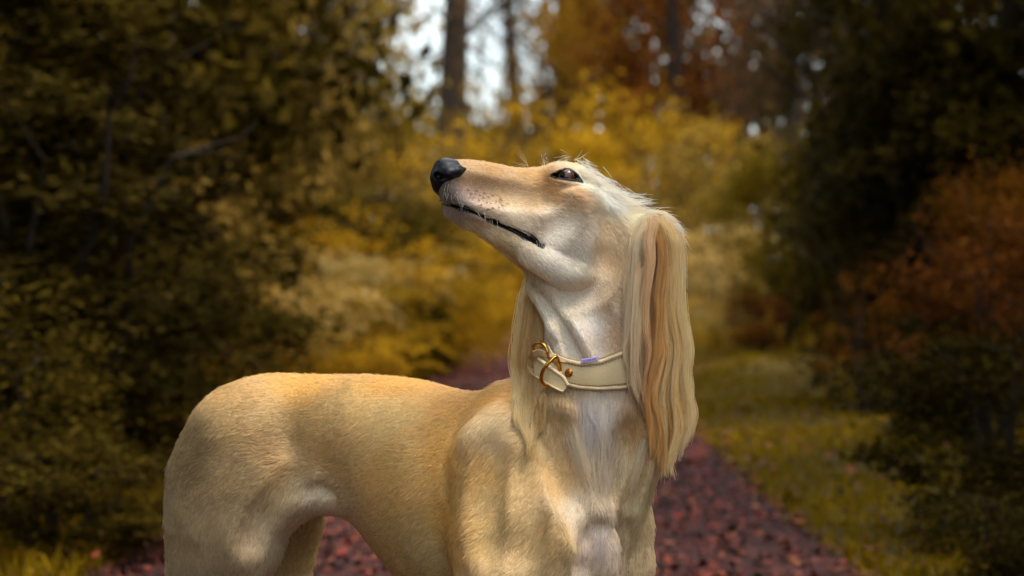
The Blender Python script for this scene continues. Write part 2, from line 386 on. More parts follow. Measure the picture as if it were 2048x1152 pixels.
# (name, label, category, column, distance, height, width, crown, leaves, trunk, crown centre)
PL = [
 # left flank, near to far
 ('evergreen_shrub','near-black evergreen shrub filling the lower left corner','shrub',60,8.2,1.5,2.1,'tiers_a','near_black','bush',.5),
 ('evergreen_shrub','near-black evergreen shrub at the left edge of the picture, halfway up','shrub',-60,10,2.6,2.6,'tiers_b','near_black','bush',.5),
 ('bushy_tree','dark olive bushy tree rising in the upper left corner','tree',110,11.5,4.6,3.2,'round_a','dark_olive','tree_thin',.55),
 ('bushy_tree','dark olive tree with feathery boughs just right of the upper left corner','tree',290,13,4.8,2.9,'tiers_a','dark_olive','tree_thin_b',.52),
 ('leafy_bush','brown olive bush under the feathery tree in the left half','shrub',300,11.5,1.7,1.7,'loose_a','brown_olive','bush_b',.5),
 ('leafy_bush','low dark olive bush left of the dog\'s rump','shrub',190,9.4,.95,1.5,'round_b','dark_olive','bush',.5),
 ('leafy_bush','golden bush low above the dog\'s rump','shrub',400,12.4,.75,1.0,'loose_b','mustard','bush_b',.5),
 ('bushy_tree','brown and yellow tree left of the black gap in the hedge','tree',430,17,5.4,2.0,'loose_a','brown_olive','tree_thin',.55),
 ('evergreen_shrub','black evergreen in the dark gap between the brown trees on the left','shrub',545,20,2.9,1.9,'tiers_b','near_black','bush_b',.5),
 ('bushy_tree','yellow-topped tree above the black gap on the left','tree',560,22,6.2,2.3,'loose_b','olive','tree_thin_b',.72),
 ('bushy_tree','brown tree with yellow leaves left of the dog\'s nose','tree',640,23,5.6,1.7,'loose_a','brown_olive','tree_thin',.58),
 ('leafy_bush','golden brown bush right behind the dog\'s nose','shrub',800,24,2.2,2.0,'loose_b','brown_olive','bush',.5),
 ('evergreen_shrub','dark low bush behind the pale bracken left of the nose','shrub',660,19,1.6,2.2,'round_b','dark_olive','bush_b',.5),
 ('evergreen_shrub','dark evergreen behind the bracken above the dog\'s back','shrub',430,16,1.9,1.7,'tiers_a','near_black','bush',.5),
 ('bracken','pale straw bracken nearest the dog\'s back','fern',560,13.2,.74,.62,'fern_a','straw',None,0),
 ('bracken','pale straw bracken below the black gap in the hedge','fern',640,15.2,1.0,.75,'fern_b','straw',None,0),
 ('bracken','pale bracken arching under the dog\'s chin','fern',790,17.4,.95,.62,'fern_a','straw',None,0),
 ('bracken','dull brown bracken left of the pale clumps','fern',450,12.6,.78,.75,'fern_b','straw',None,0),
 ('bracken','golden bracken at the left verge of the path behind the throat','fern',905,19,.85,.9,'fern_b','mustard',None,0),
 ('bracken','golden bracken above the middle of the dog\'s back','fern',690,12.2,.52,.55,'fern_a','mustard',None,0),
 ('leafy_bush','orange-leaved low bush left of the path above the dog\'s back','shrub',735,13.8,.50,.42,'loose_a','orange','bush',.5),
 ('leafy_bush','yellow bush at the left verge just below the dog\'s jaw','shrub',850,17.5,.95,1.2,'round_b','mustard','bush_b',.5),
 ('leafy_bush','dark olive bush left of the path between jaw and back','shrub',845,15.2,.66,.50,'round_a','dark_olive','bush',.5),
 ('bracken','amber bracken on the left bank between the straw clumps and the path','fern',720,14.6,.80,.85,'fern_b','mustard',None,0),
 ('leafy_bush','light golden-brown bush behind the straw bracken','shrub',600,16.8,1.5,1.5,'loose_a','mustard','bush_b',.5),
 ('leafy_bush','mustard bush behind the far ear of the dog','shrub',985,23,1.2,1.6,'loose_b','mustard','bush',.5),
 # middle, behind the head
 ('leafy_bush','tall mustard yellow bush behind the dog\'s nose and brow','shrub',940,38,3.3,3.2,'loose_a','mustard','bush',.5),
 ('leafy_bush','dark golden bush behind the dog\'s forehead','shrub',1080,34,2.6,3.0,'round_b','olive','bush_b',.5),
 ('leafy_bush','bright yellow bush behind the crown of the dog','shrub',1180,40,4.0,3.6,'loose_b','mustard','bush',.5),
 ('leafy_bush','golden bush behind the neck feathers, right of the crown','shrub',1330,37,3.7,3.0,'loose_a','mustard','bush_b',.5),
 ('leafy_bush','olive and gold bush beyond the near ear','shrub',1440,33,2.9,2.4,'loose_b','brown_olive','bush',.5),
 ('bare_tree','thick bare grey trunk standing against the sky gap','tree',905,46,14,2.6,'sparse_a','twig','tree_thin',.62),
 ('bare_tree','thin bare trunk in the middle of the sky gap','tree',1012,50,9,1.6,'sparse_b','twig','tree_thin_b',.66),
 ('bare_tree','slender trunk at the right rim of the sky gap','tree',1125,48,12,2.2,'loose_a','twig','tree_thin',.58),
 ('leafy_bush','sparse golden sapling veiling the foot of the sky gap','shrub',1010,43,4.6,2.4,'sparse_a','mustard','bush_b',.55),
 ('leafy_tree','yellow-leaved tree left of the sky gap','tree',690,40,9.5,2.8,'loose_a','olive','tree_thin_b',.55),
 ('leafy_tree','tall orange tree right of the sky gap','tree',1230,43,10,3.4,'loose_b','orange','tree_thin',.56),
 ('leafy_tree','brown-orange tree above the dog\'s ear','tree',1345,41,9.0,3.0,'loose_a','rust','tree_thin_b',.60),
 ('bare_tree','brown twiggy tree at the top, left of the dark conifers','tree',1480,44,9.5,3.8,'loose_b','twig','tree',.58),
 ('bare_tree','second withered tree with sky specks between its twigs','tree',1590,40,8.5,2.6,'loose_a','twig','tree_b',.55),
 # right flank
 ('leafy_bush','pale straw bush right of the dog\'s ear','shrub',1445,26,1.45,1.1,'loose_a','straw','bush',.5),
 ('leafy_bush','mid-height olive bush in front of the right conifers','shrub',1590,21,2.0,1.35,'round_a','olive','bush_b',.5),
 ('bushy_tree','dark olive conifer at the left end of the right-hand wood','tree',1720,19,5.2,2.0,'tiers_b','dark_olive','tree_thin',.5),
 ('bushy_tree','near-black yew between the conifer and the orange sprays','tree',1800,15.5,4.6,2.0,'tiers_a','near_black','tree_thin_b',.5),
 ('bushy_tree','dark olive tree in the upper right corner','tree',2010,12.5,4.2,1.9,'round_b','dark_olive','tree_thin',.55),
 ('leafy_tree','slim orange-leaved tree climbing the upper right','tree',1885,13.0,3.8,.55,'loose_b','dim_orange','tree_thin_b',.58),
 ('leafy_tree','orange spray low in the dark yew on the right','tree',1840,12.6,1.9,.42,'loose_a','dim_orange','tree_thin',.72),
 ('leafy_bush','rounded orange bush at the right edge, above the rust shrub','shrub',2010,10.6,1.20,.75,'round_a','dim_orange','bush',.62),
 ('leafy_bush','rust-red shrub on the right edge','shrub',1985,9.2,.98,.90,'loose_b','rust','bush_b',.55),
 ('leafy_bush','orange sprigged shrub left of the rust-red one','shrub',1730,11.5,.80,.50,'sparse_a','dim_orange','bush',.55),
 ('leafy_bush','small orange-brown bush at the verge right of the near ear','shrub',1520,19,.60,.55,'loose_a','rust','bush',.5),
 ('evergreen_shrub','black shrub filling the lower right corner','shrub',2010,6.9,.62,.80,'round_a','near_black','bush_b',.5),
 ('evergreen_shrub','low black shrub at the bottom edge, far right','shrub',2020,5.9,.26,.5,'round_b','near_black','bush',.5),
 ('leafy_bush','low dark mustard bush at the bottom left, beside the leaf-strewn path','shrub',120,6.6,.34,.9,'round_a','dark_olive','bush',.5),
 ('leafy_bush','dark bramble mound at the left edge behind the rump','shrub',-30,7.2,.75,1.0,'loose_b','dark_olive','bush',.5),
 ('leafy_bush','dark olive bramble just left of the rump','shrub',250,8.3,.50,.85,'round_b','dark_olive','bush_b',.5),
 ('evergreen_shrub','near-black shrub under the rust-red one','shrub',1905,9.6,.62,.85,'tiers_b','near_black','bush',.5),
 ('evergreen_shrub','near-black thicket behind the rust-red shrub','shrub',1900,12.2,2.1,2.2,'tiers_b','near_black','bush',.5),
 ('bracken','pale grey-straw tuft on the right verge','fern',1595,13.2,.30,.30,'fern_a','straw',None,0),
 ('bracken','small dry tuft on the right verge nearer the path bend','fern',1440,21,.45,.40,'fern_b','straw',None,0),
]
for p in PL:
    plant(p[0], p[1], p[2], p[3], p[4], p[5], p[6], p[7], p[8], p[9], p[10])
# unseen trees added to shade the verges and cut side and frontal light
for (x, y, h, w_, lab) in ((-3.6, 3.6, 8.5, 5.2, 'unseen tall tree added to shade the left verge'),
                           (-4.6, 9.2, 9.5, 6.0, 'second unseen tall tree added to darken the left side'),
                           (-5.6, 15.5, 10, 6.0, 'third unseen tall tree added to darken the left side farther along'),
                           (4.0, 4.2, 8.5, 5.0, 'unseen tall tree added to shade the right verge'),
                           (4.6, 9.6, 9.5, 5.4, 'second unseen tall tree added to darken the right side'),
                           (5.6, 15.5, 9.5, 5.0, 'third unseen tall tree added to darken the right side farther along'),
                           (-3.8, -1.2, 8.5, 4.6, 'unseen tall tree left of the camera, added to cut side light'),
                           (4.2, -1.0, 8.5, 4.6, 'unseen tall tree right of the camera, added to cut side light'),
                           (-4.6, -6.6, 8.5, 5.2, 'unseen tall tree behind the camera on the left, added to cut frontal light'),
                           (4.8, -6.8, 8.5, 5.2, 'unseen tall tree behind the camera on the right, added to cut frontal light')):
    r = y + CAM_D
    px = 1024 + x / max(r, .5) * FPX
    t = plant('added_shade_tree', lab, 'tree', px, max(r, .5), h, w_, 'round_a', 'dark_olive', 'tree', .66, zs=h * .36)
    t.location.x, t.location.y = x, y
for (x, y, h, w_, lab) in ((-3.4, -2.2, 3.4, 3.2, 'unseen dark shrub beside the camera on the left, added to cut side light'), (3.5, -2.4, 3.4, 3.2, 'unseen dark shrub beside the camera on the right, added to cut side light'),
                           (-4.2, -6.0, 3.2, 3.0, 'unseen dark shrub behind the camera on the left, added to cut frontal light'), (4.4, -6.2, 3.2, 3.0, 'unseen dark shrub behind the camera on the right, added to cut frontal light')):
    t = plant('evergreen_shrub', lab, 'shrub', 1024, 3, h, w_, 'round_b', 'dark_olive', 'bush', .5)  # out-of-view shrubs added to weaken the light around the dog
    t.location = (x, y, 0)

# undergrowth of the wood on both flanks, out of the picture but there when one steps aside
def mass(name, sites, label, mat):
    Vs, Ts = [], []
    for kind, (x, y, z), (sx, sy, sz), rz in sites:
        me = proto(kind); n = len(me.vertices)
        v = np.zeros(n * 3, np.float32); me.vertices.foreach_get('co', v); v = v.reshape(-1, 3)
        t = np.zeros(n, np.float32); me.attributes['tint'].data.foreach_get('value', t)
        c, s = math.cos(rz), math.sin(rz)
        v = v * np.array([sx, sy, sz]); v = np.stack([v[:, 0]*c - v[:, 1]*s, v[:, 0]*s + v[:, 1]*c, v[:, 2]], 1) + np.array([x, y, z])
        Vs.append(v); Ts.append(t)
    V = np.concatenate(Vs); T = np.concatenate(Ts)
    o = mesh_obj(name, V, np.arange(len(V)).reshape(-1, 4), mat)
    a = o.data.attributes.new('tint', 'FLOAT', 'POINT'); a.data.foreach_set('value', T.astype(np.float32))
    return tag(o, label, kind='stuff')
gq = np.random.default_rng(91)
for sgn, lab in ((-1, 'dense undergrowth of the wood off the left side'), (1, 'dense undergrowth of the wood off the right side')):
    S3 = []
    for i in range(34):
        y = -7.5 + 1.15 * i + gq.uniform(-.4, .4); r = y + CAM_D
        x = sgn * (5.0 + gq.uniform(0, 3.2) + max(0, r - 12) * .25)
        if i % 3 == 2: x += sgn * 3.5
        h = gq.uniform(2.2, 4.6)
        S3.append((('loose_a', 'tiers_a', 'loose_b', 'tiers_b')[i % 4], (x, y, h * .48), (gq.uniform(1.2, 2.0), gq.uniform(1.2, 2.0), h * .5), gq.uniform(0, 6.28)))
    mass('undergrowth', S3, lab, LEAF['dark_olive'])

# far wood closing the view
rg = np.random.default_rng(77)
Pf, Tf = [], []
for k in range(760):
    px = rg.uniform(-500, 2700); r = rg.uniform(58, 95)
    flank = k >= 460
    gap = (790 < px < 1150); thin = (1480 < px < 1680)
    hmax = (.8 + (530 - rg.uniform(190, 330)) / FPX * r) if gap else rg.uniform(6, 9) if thin else rg.uniform(9, 15)
    x, y = G(px, r)
    if flank:
        sg = 1 if k % 2 else -1; x = sg * rg.uniform(13, 40); y = rg.uniform(-35, 60); hmax = rg.uniform(7, 13)
        if y < -20: x *= rg.random()
    m = 46 if thin else 110
    c = np.array([x, y, 0]); z = rg.random(m) ** .8 * hmax
    q = c + np.stack([rg.normal(0, 1.1, m), rg.normal(0, 1.1, m), z], 1)
    Pf.append(q); Tf.append(np.full(m, rg.random()) * .6 + .4 * rg.random(m))
Pf = np.concatenate(Pf); Tf = np.concatenate(Tf)
wm = leaf_mesh('far_wood', Pf, rg.uniform(.22, .46, len(Pf)), Tf, aspect=.7, rg=rg)
wm.materials.append(leaf_mat('far_wood_leaves', [(.035,.024,.008), (.12,.075,.018), (.24,.145,.03)], .35))
o = bpy.data.objects.new('far_wood', wm); COL.objects.link(o); tag(o, 'brown and golden wood closing the view behind the bushes', kind='stuff')

# grass of the verges
def blades(name, n, region, hgt, wid, mat, label, lean=.5, seed=1, clump=0):
    g = np.random.default_rng(seed)
    r, x = region(n, g)
    if clump:
        c = g.choice(len(r), len(r) // clump); k = g.integers(0, len(c), len(r)); x = x[c][k] + g.normal(0, .07, len(r)); r = r[c][k] + g.normal(0, .07, len(r))
    L, R = path_edges(r); ok = (x < L - .02) | (x > R + .02); r, x = r[ok], x[ok]; n = len(r)
    y = r - CAM_D; z = verge_z(x, y) - .01
    h = g.uniform(*hgt, n) * (1 + .35 * vnoise(np.stack([x, y, 0*x], 1), 1.7, 3)); th = g.uniform(0, 6.28, n); w_ = g.uniform(*wid, n) * (1 + r / 25)
    bx, by = np.cos(th), np.sin(th); ln_ = g.normal(0, lean, n) ; la = g.uniform(0, 6.28, n)
    b = np.stack([x, y, z], 1); sd = np.stack([bx, by, 0*bx], 1) * w_[:, None]
    mid = b + np.stack([np.cos(la)*ln_*h*.35, np.sin(la)*ln_*h*.35, h*.6], 1)
    tip = b + np.stack([np.cos(la)*ln_*h, np.sin(la)*ln_*h, h*(1 - .3*np.abs(ln_))], 1)
    V = np.stack([b - sd, b + sd, mid + sd*.7, tip, mid - sd*.7], 1).reshape(-1, 3)
    F = np.arange(5 * n).reshape(n, 5)
    me = bpy.data.meshes.new(name); me.vertices.add(5*n); me.vertices.foreach_set('co', V.astype(np.float32).ravel())
    me.loops.add(5*n); me.loops.foreach_set('vertex_index', F.astype(np.int32).ravel()); me.polygons.add(n); me.polygons.foreach_set('loop_start', np.arange(0, 5*n, 5, dtype=np.int32)); me.update(calc_edges=True)
    at = me.attributes.new('tint', 'FLOAT', 'POINT')
    tv = .5 + .35 * vnoise(np.stack([x, y, 0*x], 1), .9, 5) + .35 * (g.random(n) - .5)
    at.data.foreach_set('value', np.repeat(np.clip(tv, 0, 1), 5).astype(np.float32)); me.materials.append(mat)
    o = bpy.data.objects.new(name, me); COL.objects.link(o); tag(o, label, kind='stuff'); return o
moss_mat = leaf_mat('mossy_grass', [(.080,.048,.003), (.26,.158,.006), (.42,.26,.014)], .38)
gold_mat = leaf_mat('golden_grass', [(.09,.046,.004), (.30,.165,.010), (.52,.32,.05)], .4)
def reg_right(n, g):
    r = 1.5 + 33 * g.random(n) ** 1.5; L, R = path_edges(r); return r, R + g.random(n) ** 1.3 * (2.8 + .09 * r)
def reg_left(n, g):
    r = 1.5 + 33 * g.random(n) ** 1.4; L, R = path_edges(r); return r, L - g.random(n) ** 1.3 * (2.6 + .10 * r)
blades('grass', 80000, reg_right, (.025, .075), (.0022, .0045), moss_mat, 'short mossy grass of the right verge', .7, 2)
blades('grass', 60000, reg_left, (.04, .13), (.0022, .0045), moss_mat, 'mossy grass of the left verge', .7, 3)
def reg_left_far(n, g):
    r = 10.5 + 14 * g.random(n); L, R = path_edges(r); return r, L - .15 - g.random(n) * 2.6
blades('tall_grass', 26000, reg_left_far, (.16, .48), (.0025, .0055), gold_mat, 'tall golden grass on the bank left of the path', .45, 4, clump=26)
def reg_far(n, g):
    r = 20 + 30 * g.random(n); L, R = path_edges(r); s = g.random(n) < .5; return r, np.where(s, L - g.random(n)*3, R + g.random(n)*3.5)
blades('tall_grass', 16000, reg_far, (.12, .42), (.004, .009), gold_mat, 'golden grass where the path bends away', .5, 6, clump=20)

# fallen leaves: thick on the path, scattered on the verges
g = np.random.default_rng(19)
nl = 80000
r = 3.0 + 36 * g.random(nl) ** 1.35
L, R = path_edges(r)
u = g.random(nl)
spill = g.random(nl) < .07
x = np.where(spill, np.where(g.random(nl) < .5, L - g.exponential(.35, nl), R + g.exponential(.35, nl)), L - .04 + (R - L + .08) * u)
y = r - CAM_D
z = np.where(spill, verge_z(x, y) + .03, .012) + g.exponential(.008, nl)
P_ = np.stack([x, y, z], 1)
sz = .010 + .032 * g.random(nl) ** 2.0
a = unit(np.stack([g.normal(0, 1, nl), g.normal(0, 1, nl), g.normal(0, .28, nl)], 1)); up_ = unit(np.array([0, 0, 1.0]) + g.normal(0, .32, (nl, 3))); b = unit(np.cross(a, up_)); nn = np.cross(b, a)
s = sz[:, None]; curl = g.uniform(.02, .22, nl)[:, None]
V = np.stack([P_ - a*s*.5 + nn*s*curl, P_ - a*s*.12 + b*s*.34, P_ + a*s*.28 + b*s*.22, P_ + a*s*.55 + nn*s*curl, P_ + a*s*.28 - b*s*.22, P_ - a*s*.12 - b*s*.34], 1).reshape(-1, 3)
k6 = np.arange(nl) * 6
F = np.concatenate([np.stack([k6, k6+1, k6+2, k6+3], 1), np.stack([k6, k6+3, k6+4, k6+5], 1)])
lo = mesh_obj('fallen_leaves', V, F, leaf_mat('red_brown_leaves', [(.014,.007,.005), (.036,.012,.010), (.095,.026,.019), (.17,.052,.036), (.24,.036,.022), (.30,.11,.040)], .1, .6, .12))
at = lo.data.attributes.new('tint', 'FLOAT', 'POINT')
tv = g.random(nl) ** 1.7
at.data.foreach_set('value', np.repeat(tv, 6).astype(np.float32))
tag(lo, 'red and brown fallen leaves covering the path', kind='stuff')
# ------------------------------------------------------------------ implicit surfaces
def catmull(T, V, n=200):
    """smooth monotone-ish resampling of a table"""
    T = np.asarray(T, float); V = np.asarray(V, float)
    o = np.argsort(T); T = T[o]; V = V[o]
    tt = np.linspace(T[0], T[-1], n)
    m = np.gradient(V, T)
    i = np.clip(np.searchsorted(T, tt) - 1, 0, len(T) - 2)
    h = T[i + 1] - T[i]
    s = (tt - T[i]) / h
    return tt, ((2*s**3 - 3*s**2 + 1) * V[i] + (s**3 - 2*s**2 + s) * h * m[i] + (-2*s**3 + 3*s**2) * V[i+1] + (s**3 - s**2) * h * m[i+1])

class Field:
    def __init__(self, xs, ys, zs):
        self.xs, self.ys, self.zs = [np.asarray(a, np.float32) for a in (xs, ys, zs)]
        self.F = np.full((len(xs), len(ys), len(zs)), 0.2, np.float32)
    def reg(self, lo, hi):
        sl = []
        for a, l, h in zip((self.xs, self.ys, self.zs), lo, hi):
            i0 = max(0, int(np.searchsorted(a, l))); i1 = min(len(a), int(np.searchsorted(a, h)))
            if i1 <= i0: return None
            sl.append(slice(i0, i1))
        return tuple(sl), self.xs[sl[0]][:, None, None], self.ys[sl[1]][None, :, None], self.zs[sl[2]][None, None, :]
    def put(self, sl, d, k, sub=False):
        a = self.F[sl]
        if sub: a = -a
        if k > 0:
            h = np.maximum(k - np.abs(a - d), 0) / k
            r = np.minimum(a, d) - h * h * k * 0.25
        else:
            r = np.minimum(a, d)
        self.F[sl] = -r if sub else r
    def cone(self, a, b, ra, rb, k=0.02, sub=False):
        a = np.asarray(a, float); b = np.asarray(b, float)
        R = max(ra, rb) + k + 0.004
        q = self.reg(np.minimum(a, b) - R, np.maximum(a, b) + R)
        if q is None: return
        sl, X, Y, Z = q
        ab = (b - a).astype(np.float32); L2 = float(ab @ ab) + 1e-12
        px, py, pz = X - np.float32(a[0]), Y - np.float32(a[1]), Z - np.float32(a[2])
        t = np.clip((px * ab[0] + py * ab[1] + pz * ab[2]) / np.float32(L2), 0, 1)
        d = np.sqrt((px - t*ab[0])**2 + (py - t*ab[1])**2 + (pz - t*ab[2])**2) - (np.float32(ra) + t * np.float32(rb - ra))
        self.put(sl, d, k, sub)
    def chain(self, pts, rad, k=0.02, kk=None, sub=False):
        for i in range(len(pts) - 1):
            self.cone(pts[i], pts[i+1], rad[i], rad[i+1], k if kk is None else kk, sub)
    def ell(self, c, r, axes=None, k=0.02, sub=False):
        """axes: 3 unit rows"""
        c = np.asarray(c, float); r = np.asarray(r, float)
        A = np.eye(3) if axes is None else np.asarray(axes, float)
        R = r.max() + k + 0.004
        q = self.reg(c - R, c + R)
        if q is None: return
        sl, X, Y, Z = q
        p = (X - np.float32(c[0]), Y - np.float32(c[1]), Z - np.float32(c[2]))
        f = 0; g = 0
        for i in range(3):
            l = (p[0]*np.float32(A[i][0]) + p[1]*np.float32(A[i][1]) + p[2]*np.float32(A[i][2])) / np.float32(r[i])
            f = f + l*l; g = g + (l/np.float32(r[i]))**2
        f = np.sqrt(f); g = np.sqrt(g) + 1e-9
        self.put(sl, f*(f-1)/g, k, sub)
    def loft(self, O, U, V, Wd, T, top, bot, half, egg, k=0.02, wc=None):
        """section at t along U: ellipse between bot..top along V, half width along Wd"""
        tt, ttop = catmull(T, top); _, tbot = catmull(T, bot); _, thalf = catmull(T, half); _, tegg = catmull(T, egg)
        twc = np.zeros_like(tt) if wc is None else catmull(T, wc)[1]
        thalf = np.maximum(thalf, 0.003)
        pts = []
        for a, b, c_, m in zip(tt, ttop, tbot, thalf):
            for vv in (b, c_):
                for ww in (-m*1.4, m*1.4):
                    pts.append(O + a*U + vv*V + ww*Wd)
        pts = np.array(pts)
        q = self.reg(pts.min(0) - k - 0.02, pts.max(0) + k + 0.02)
        if q is None: return
        sl, X, Y, Z = q
        f32 = np.float32
        px, py, pz = X - f32(O[0]), Y - f32(O[1]), Z - f32(O[2])
        t = px*f32(U[0]) + py*f32(U[1]) + pz*f32(U[2])
        v = px*f32(V[0]) + py*f32(V[1]) + pz*f32(V[2])
        w = px*f32(Wd[0]) + py*f32(Wd[1]) + pz*f32(Wd[2])
        tc_ = np.clip(t, tt[0], tt[-1])
        ft = (tc_ - tt[0]) / (tt[1] - tt[0])
        i = np.minimum(ft.astype(np.int32), len(tt) - 2); fr = (ft - i).astype(f32)
        lerp = lambda tab: (tab[:-1].astype(f32)[i] * (1 - fr) + tab[1:].astype(f32)[i] * fr)
        a, b, hw, eg, wcc = lerp(ttop), lerp(tbot), lerp(thalf), lerp(tegg), lerp(twc)
        rv = np.maximum((a - b) * f32(0.5), f32(0.003)); vc = (a + b) * f32(0.5)
        nv = (v - vc) / rv
        hw = hw * (1 + eg * np.clip(nv, -1, 1))
        nw = (w - wcc) / hw
        f = np.sqrt(nv*nv + nw*nw)
        g = np.sqrt((nv/rv)**2 + (nw/hw)**2) + 1e-6
        d = f * (f - 1) / g
        over = np.abs(t - tc_)
        d = np.where(over > 0, np.sqrt(np.maximum(d, 0)**2 + over**2) + np.minimum(d, 0) * 0, d)
        self.put(sl, d.astype(f32), k)
    def mesh(self):
        F, xs, ys, zs = self.F, self.xs, self.ys, self.zs
        S = (F < 0)
        s8 = S.astype(np.uint8)
        c = s8[:-1] + s8[1:]; c = c[:, :-1] + c[:, 1:]; c = c[:, :, :-1] + c[:, :, 1:]
        act = (c > 0) & (c < 8)
        I, J, K = np.nonzero(act)
        idx = np.full(act.shape, -1, np.int32)
        idx[I, J, K] = np.arange(len(I))
        acc = np.zeros((len(I), 3)); cnt = np.zeros(len(I))
        corners = [(0,0,0),(1,0,0),(0,1,0),(1,1,0),(0,0,1),(1,0,1),(0,1,1),(1,1,1)]
        edges = [(a, b) for a in range(8) for b in range(a+1, 8) if sum(abs(p-q) for p, q in zip(corners[a], corners[b])) == 1]
        val = [F[I+a, J+b, K+c_] for a, b, c_ in corners]
        pos = [np.stack([xs[I+a], ys[J+b], zs[K+c_]], 1) for a, b, c_ in corners]
        for a, b in edges:
            m = (val[a] < 0) != (val[b] < 0)
            t = (val[a][m] / (val[a][m] - val[b][m]))[:, None]
            acc[m] += pos[a][m] * (1 - t) + pos[b][m] * t
            cnt[m] += 1
        V = acc / cnt[:, None]
        quads = []
        for ax in range(3):
            sl0 = [slice(None)]*3; sl1 = [slice(None)]*3
            sl0[ax] = slice(0, -1); sl1[ax] = slice(1, None)
            a = S[tuple(sl0)]; b = S[tuple(sl1)]
            i, j, k = np.nonzero(a != b)
            o = [ (ax+1) % 3, (ax+2) % 3 ]
            P = np.stack([i, j, k], 1)
            ok = (P[:, o[0]] > 0) & (P[:, o[1]] > 0) & (P[:, o[0]] < F.shape[o[0]]-1) & (P[:, o[1]] < F.shape[o[1]]-1)
            P = P[ok]; fl = a[P[:, 0], P[:, 1], P[:, 2]]
            q = []
            for da, db in ((-1,-1),(0,-1),(0,0),(-1,0)):
                R = P.copy(); R[:, o[0]] += da; R[:, o[1]] += db
                q.append(idx[R[:, 0], R[:, 1], R[:, 2]])
            q = np.stack(q, 1)
            q[~fl] = q[~fl][:, ::-1]
            quads.append(q)
        Q = np.concatenate(quads)
        Q = Q[(Q >= 0).all(1)]
        return V, Q

def largest(V, Q):
    """keep only the largest connected shell"""
    lab = np.arange(len(V))
    while True:
        m = lab[Q].min(1)
        new = lab.copy()
        for c in range(4):
            np.minimum.at(new, Q[:, c], m)
        new = new[new]
        if (new == lab).all(): break
        lab = new
    u, cn = np.unique(lab, return_counts=True)
    keep = lab == u[cn.argmax()]
    mp_ = np.cumsum(keep) - 1
    return V[keep], mp_[Q[keep[Q[:, 0]]]]

def grid_axis(segs):
    """segs: list of (start, end, step), joined"""
    out = []
    for a, b, s in segs:
        n = max(1, int(round((b - a) / s)))
        out += list(a + (b - a) * np.arange(n) / n)
    out.append(segs[-1][1])
    return out

# ------------------------------------------------------------------ frames of the dog
# body frame: the spine runs straight in plan, the chest turned towards the lens
YAW = math.radians(34)
CF = np.array([math.cos(YAW), -math.sin(YAW), 0.0])        # forwards
CN = np.array([-math.sin(YAW), -math.cos(YAW), 0.0])       # towards the near flank
UP = np.array([0.0, 0.0, 1.0])
P0 = W(1210, 1060, -0.08)
def body_s(px, w=0.0):
    a = (px - 1024.0) / (PPM * CAM_D)
    c, s = math.cos(YAW), math.sin(YAW)
    return (P0[0] - w * s - a * (CAM_D + P0[1] - w * c)) / (a * s + c)
def Bp(px, py, w=0.0):
    s = body_s(px, w)
    p = P0 - s * CF + w * CN
    p = p.copy()
    sc = (CAM_D + p[1]) / CAM_D
    p[2] = CAM_Z + (HORIZON - py) / PPM * sc
    return p
def Bg(px, z, w):
    p = Bp(px, 530, w); p[2] = z; return p

# head frame
HA, HB = W(865, 362, -0.115), W(1290, 468, -0.025)
HU = unit(HA - HB)
HW = unit(np.cross(HU, UP)); HW = HW if HW[1] > 0 else -HW
HV = np.cross(HW, HU); HV = HV if HV[2] > 0 else -HV
ROLL = math.radians(5)
HW, HV = HW * math.cos(ROLL) + HV * math.sin(ROLL), HV * math.cos(ROLL) - HW * math.sin(ROLL)
CAMP = np.array([0, -CAM_D, CAM_Z])
def head_uv(px, py, w=0.0):
    """(t, v) where the ray through (px, py) meets the plane w of the head"""
    d = W(px, py, 0.0) - CAMP
    lam = (w - (CAMP - HB) @ HW) / (d @ HW)
    q = CAMP + lam * d - HB
    return q @ HU, q @ HV
def Hp(px, py, w=0.0):
    t, v = head_uv(px, py, w)
    return HB + t * HU + v * HV + w * HW

# head outline
TOP = [(872,352),(872,334),(882,325),(900,320),(935,319),(965,322),(1000,329),(1035,336),(1062,337),(1092,332),(1130,326),(1158,333),(1190,353),(1228,381),(1262,410),(1292,440),(1318,480)]
BOT = [(880,385),(893,412),(908,430),(932,452),(962,475),(1000,500),(1035,530),(1062,556),(1098,586),(1140,600),(1190,600),(1240,585)]
HALF = [(-0.035,0.030),(0.0,0.050),(0.03,0.0555),(0.06,0.056),(0.085,0.052),(0.105,0.047),(0.125,0.0415),(0.15,0.0345),(0.18,0.0275),(0.21,0.0245),(0.235,0.0215),(0.255,0.018),(0.266,0.013)]
tT = np.array([head_uv(*p) for p in TOP]); tB = np.array([head_uv(*p) for p in BOT])
tT = tT[np.argsort(tT[:, 0])]; tB = tB[np.argsort(tB[:, 0])]
HT = np.array([h[0] for h in HALF]); HH = np.array([h[1] for h in HALF])
Htop = np.interp(HT, tT[:, 0], tT[:, 1]); Hbot = np.interp(HT, tB[:, 0], tB[:, 1])
def head_half(t): return float(np.interp(t, HT, HH))

f_ = Field(grid_axis([(-0.56, -0.12, 0.0042), (-0.12, 0.20, 0.0016), (0.20, 0.26, 0.004)]),
           grid_axis([(-0.20, -0.17, 0.004), (-0.17, -0.035, 0.0016), (-0.035, 0.06, 0.0028), (0.06, 0.46, 0.0048)]),
           grid_axis([(-0.01, 0.42, 0.0065), (0.42, 0.74, 0.0036), (0.74, 0.96, 0.0016)]))

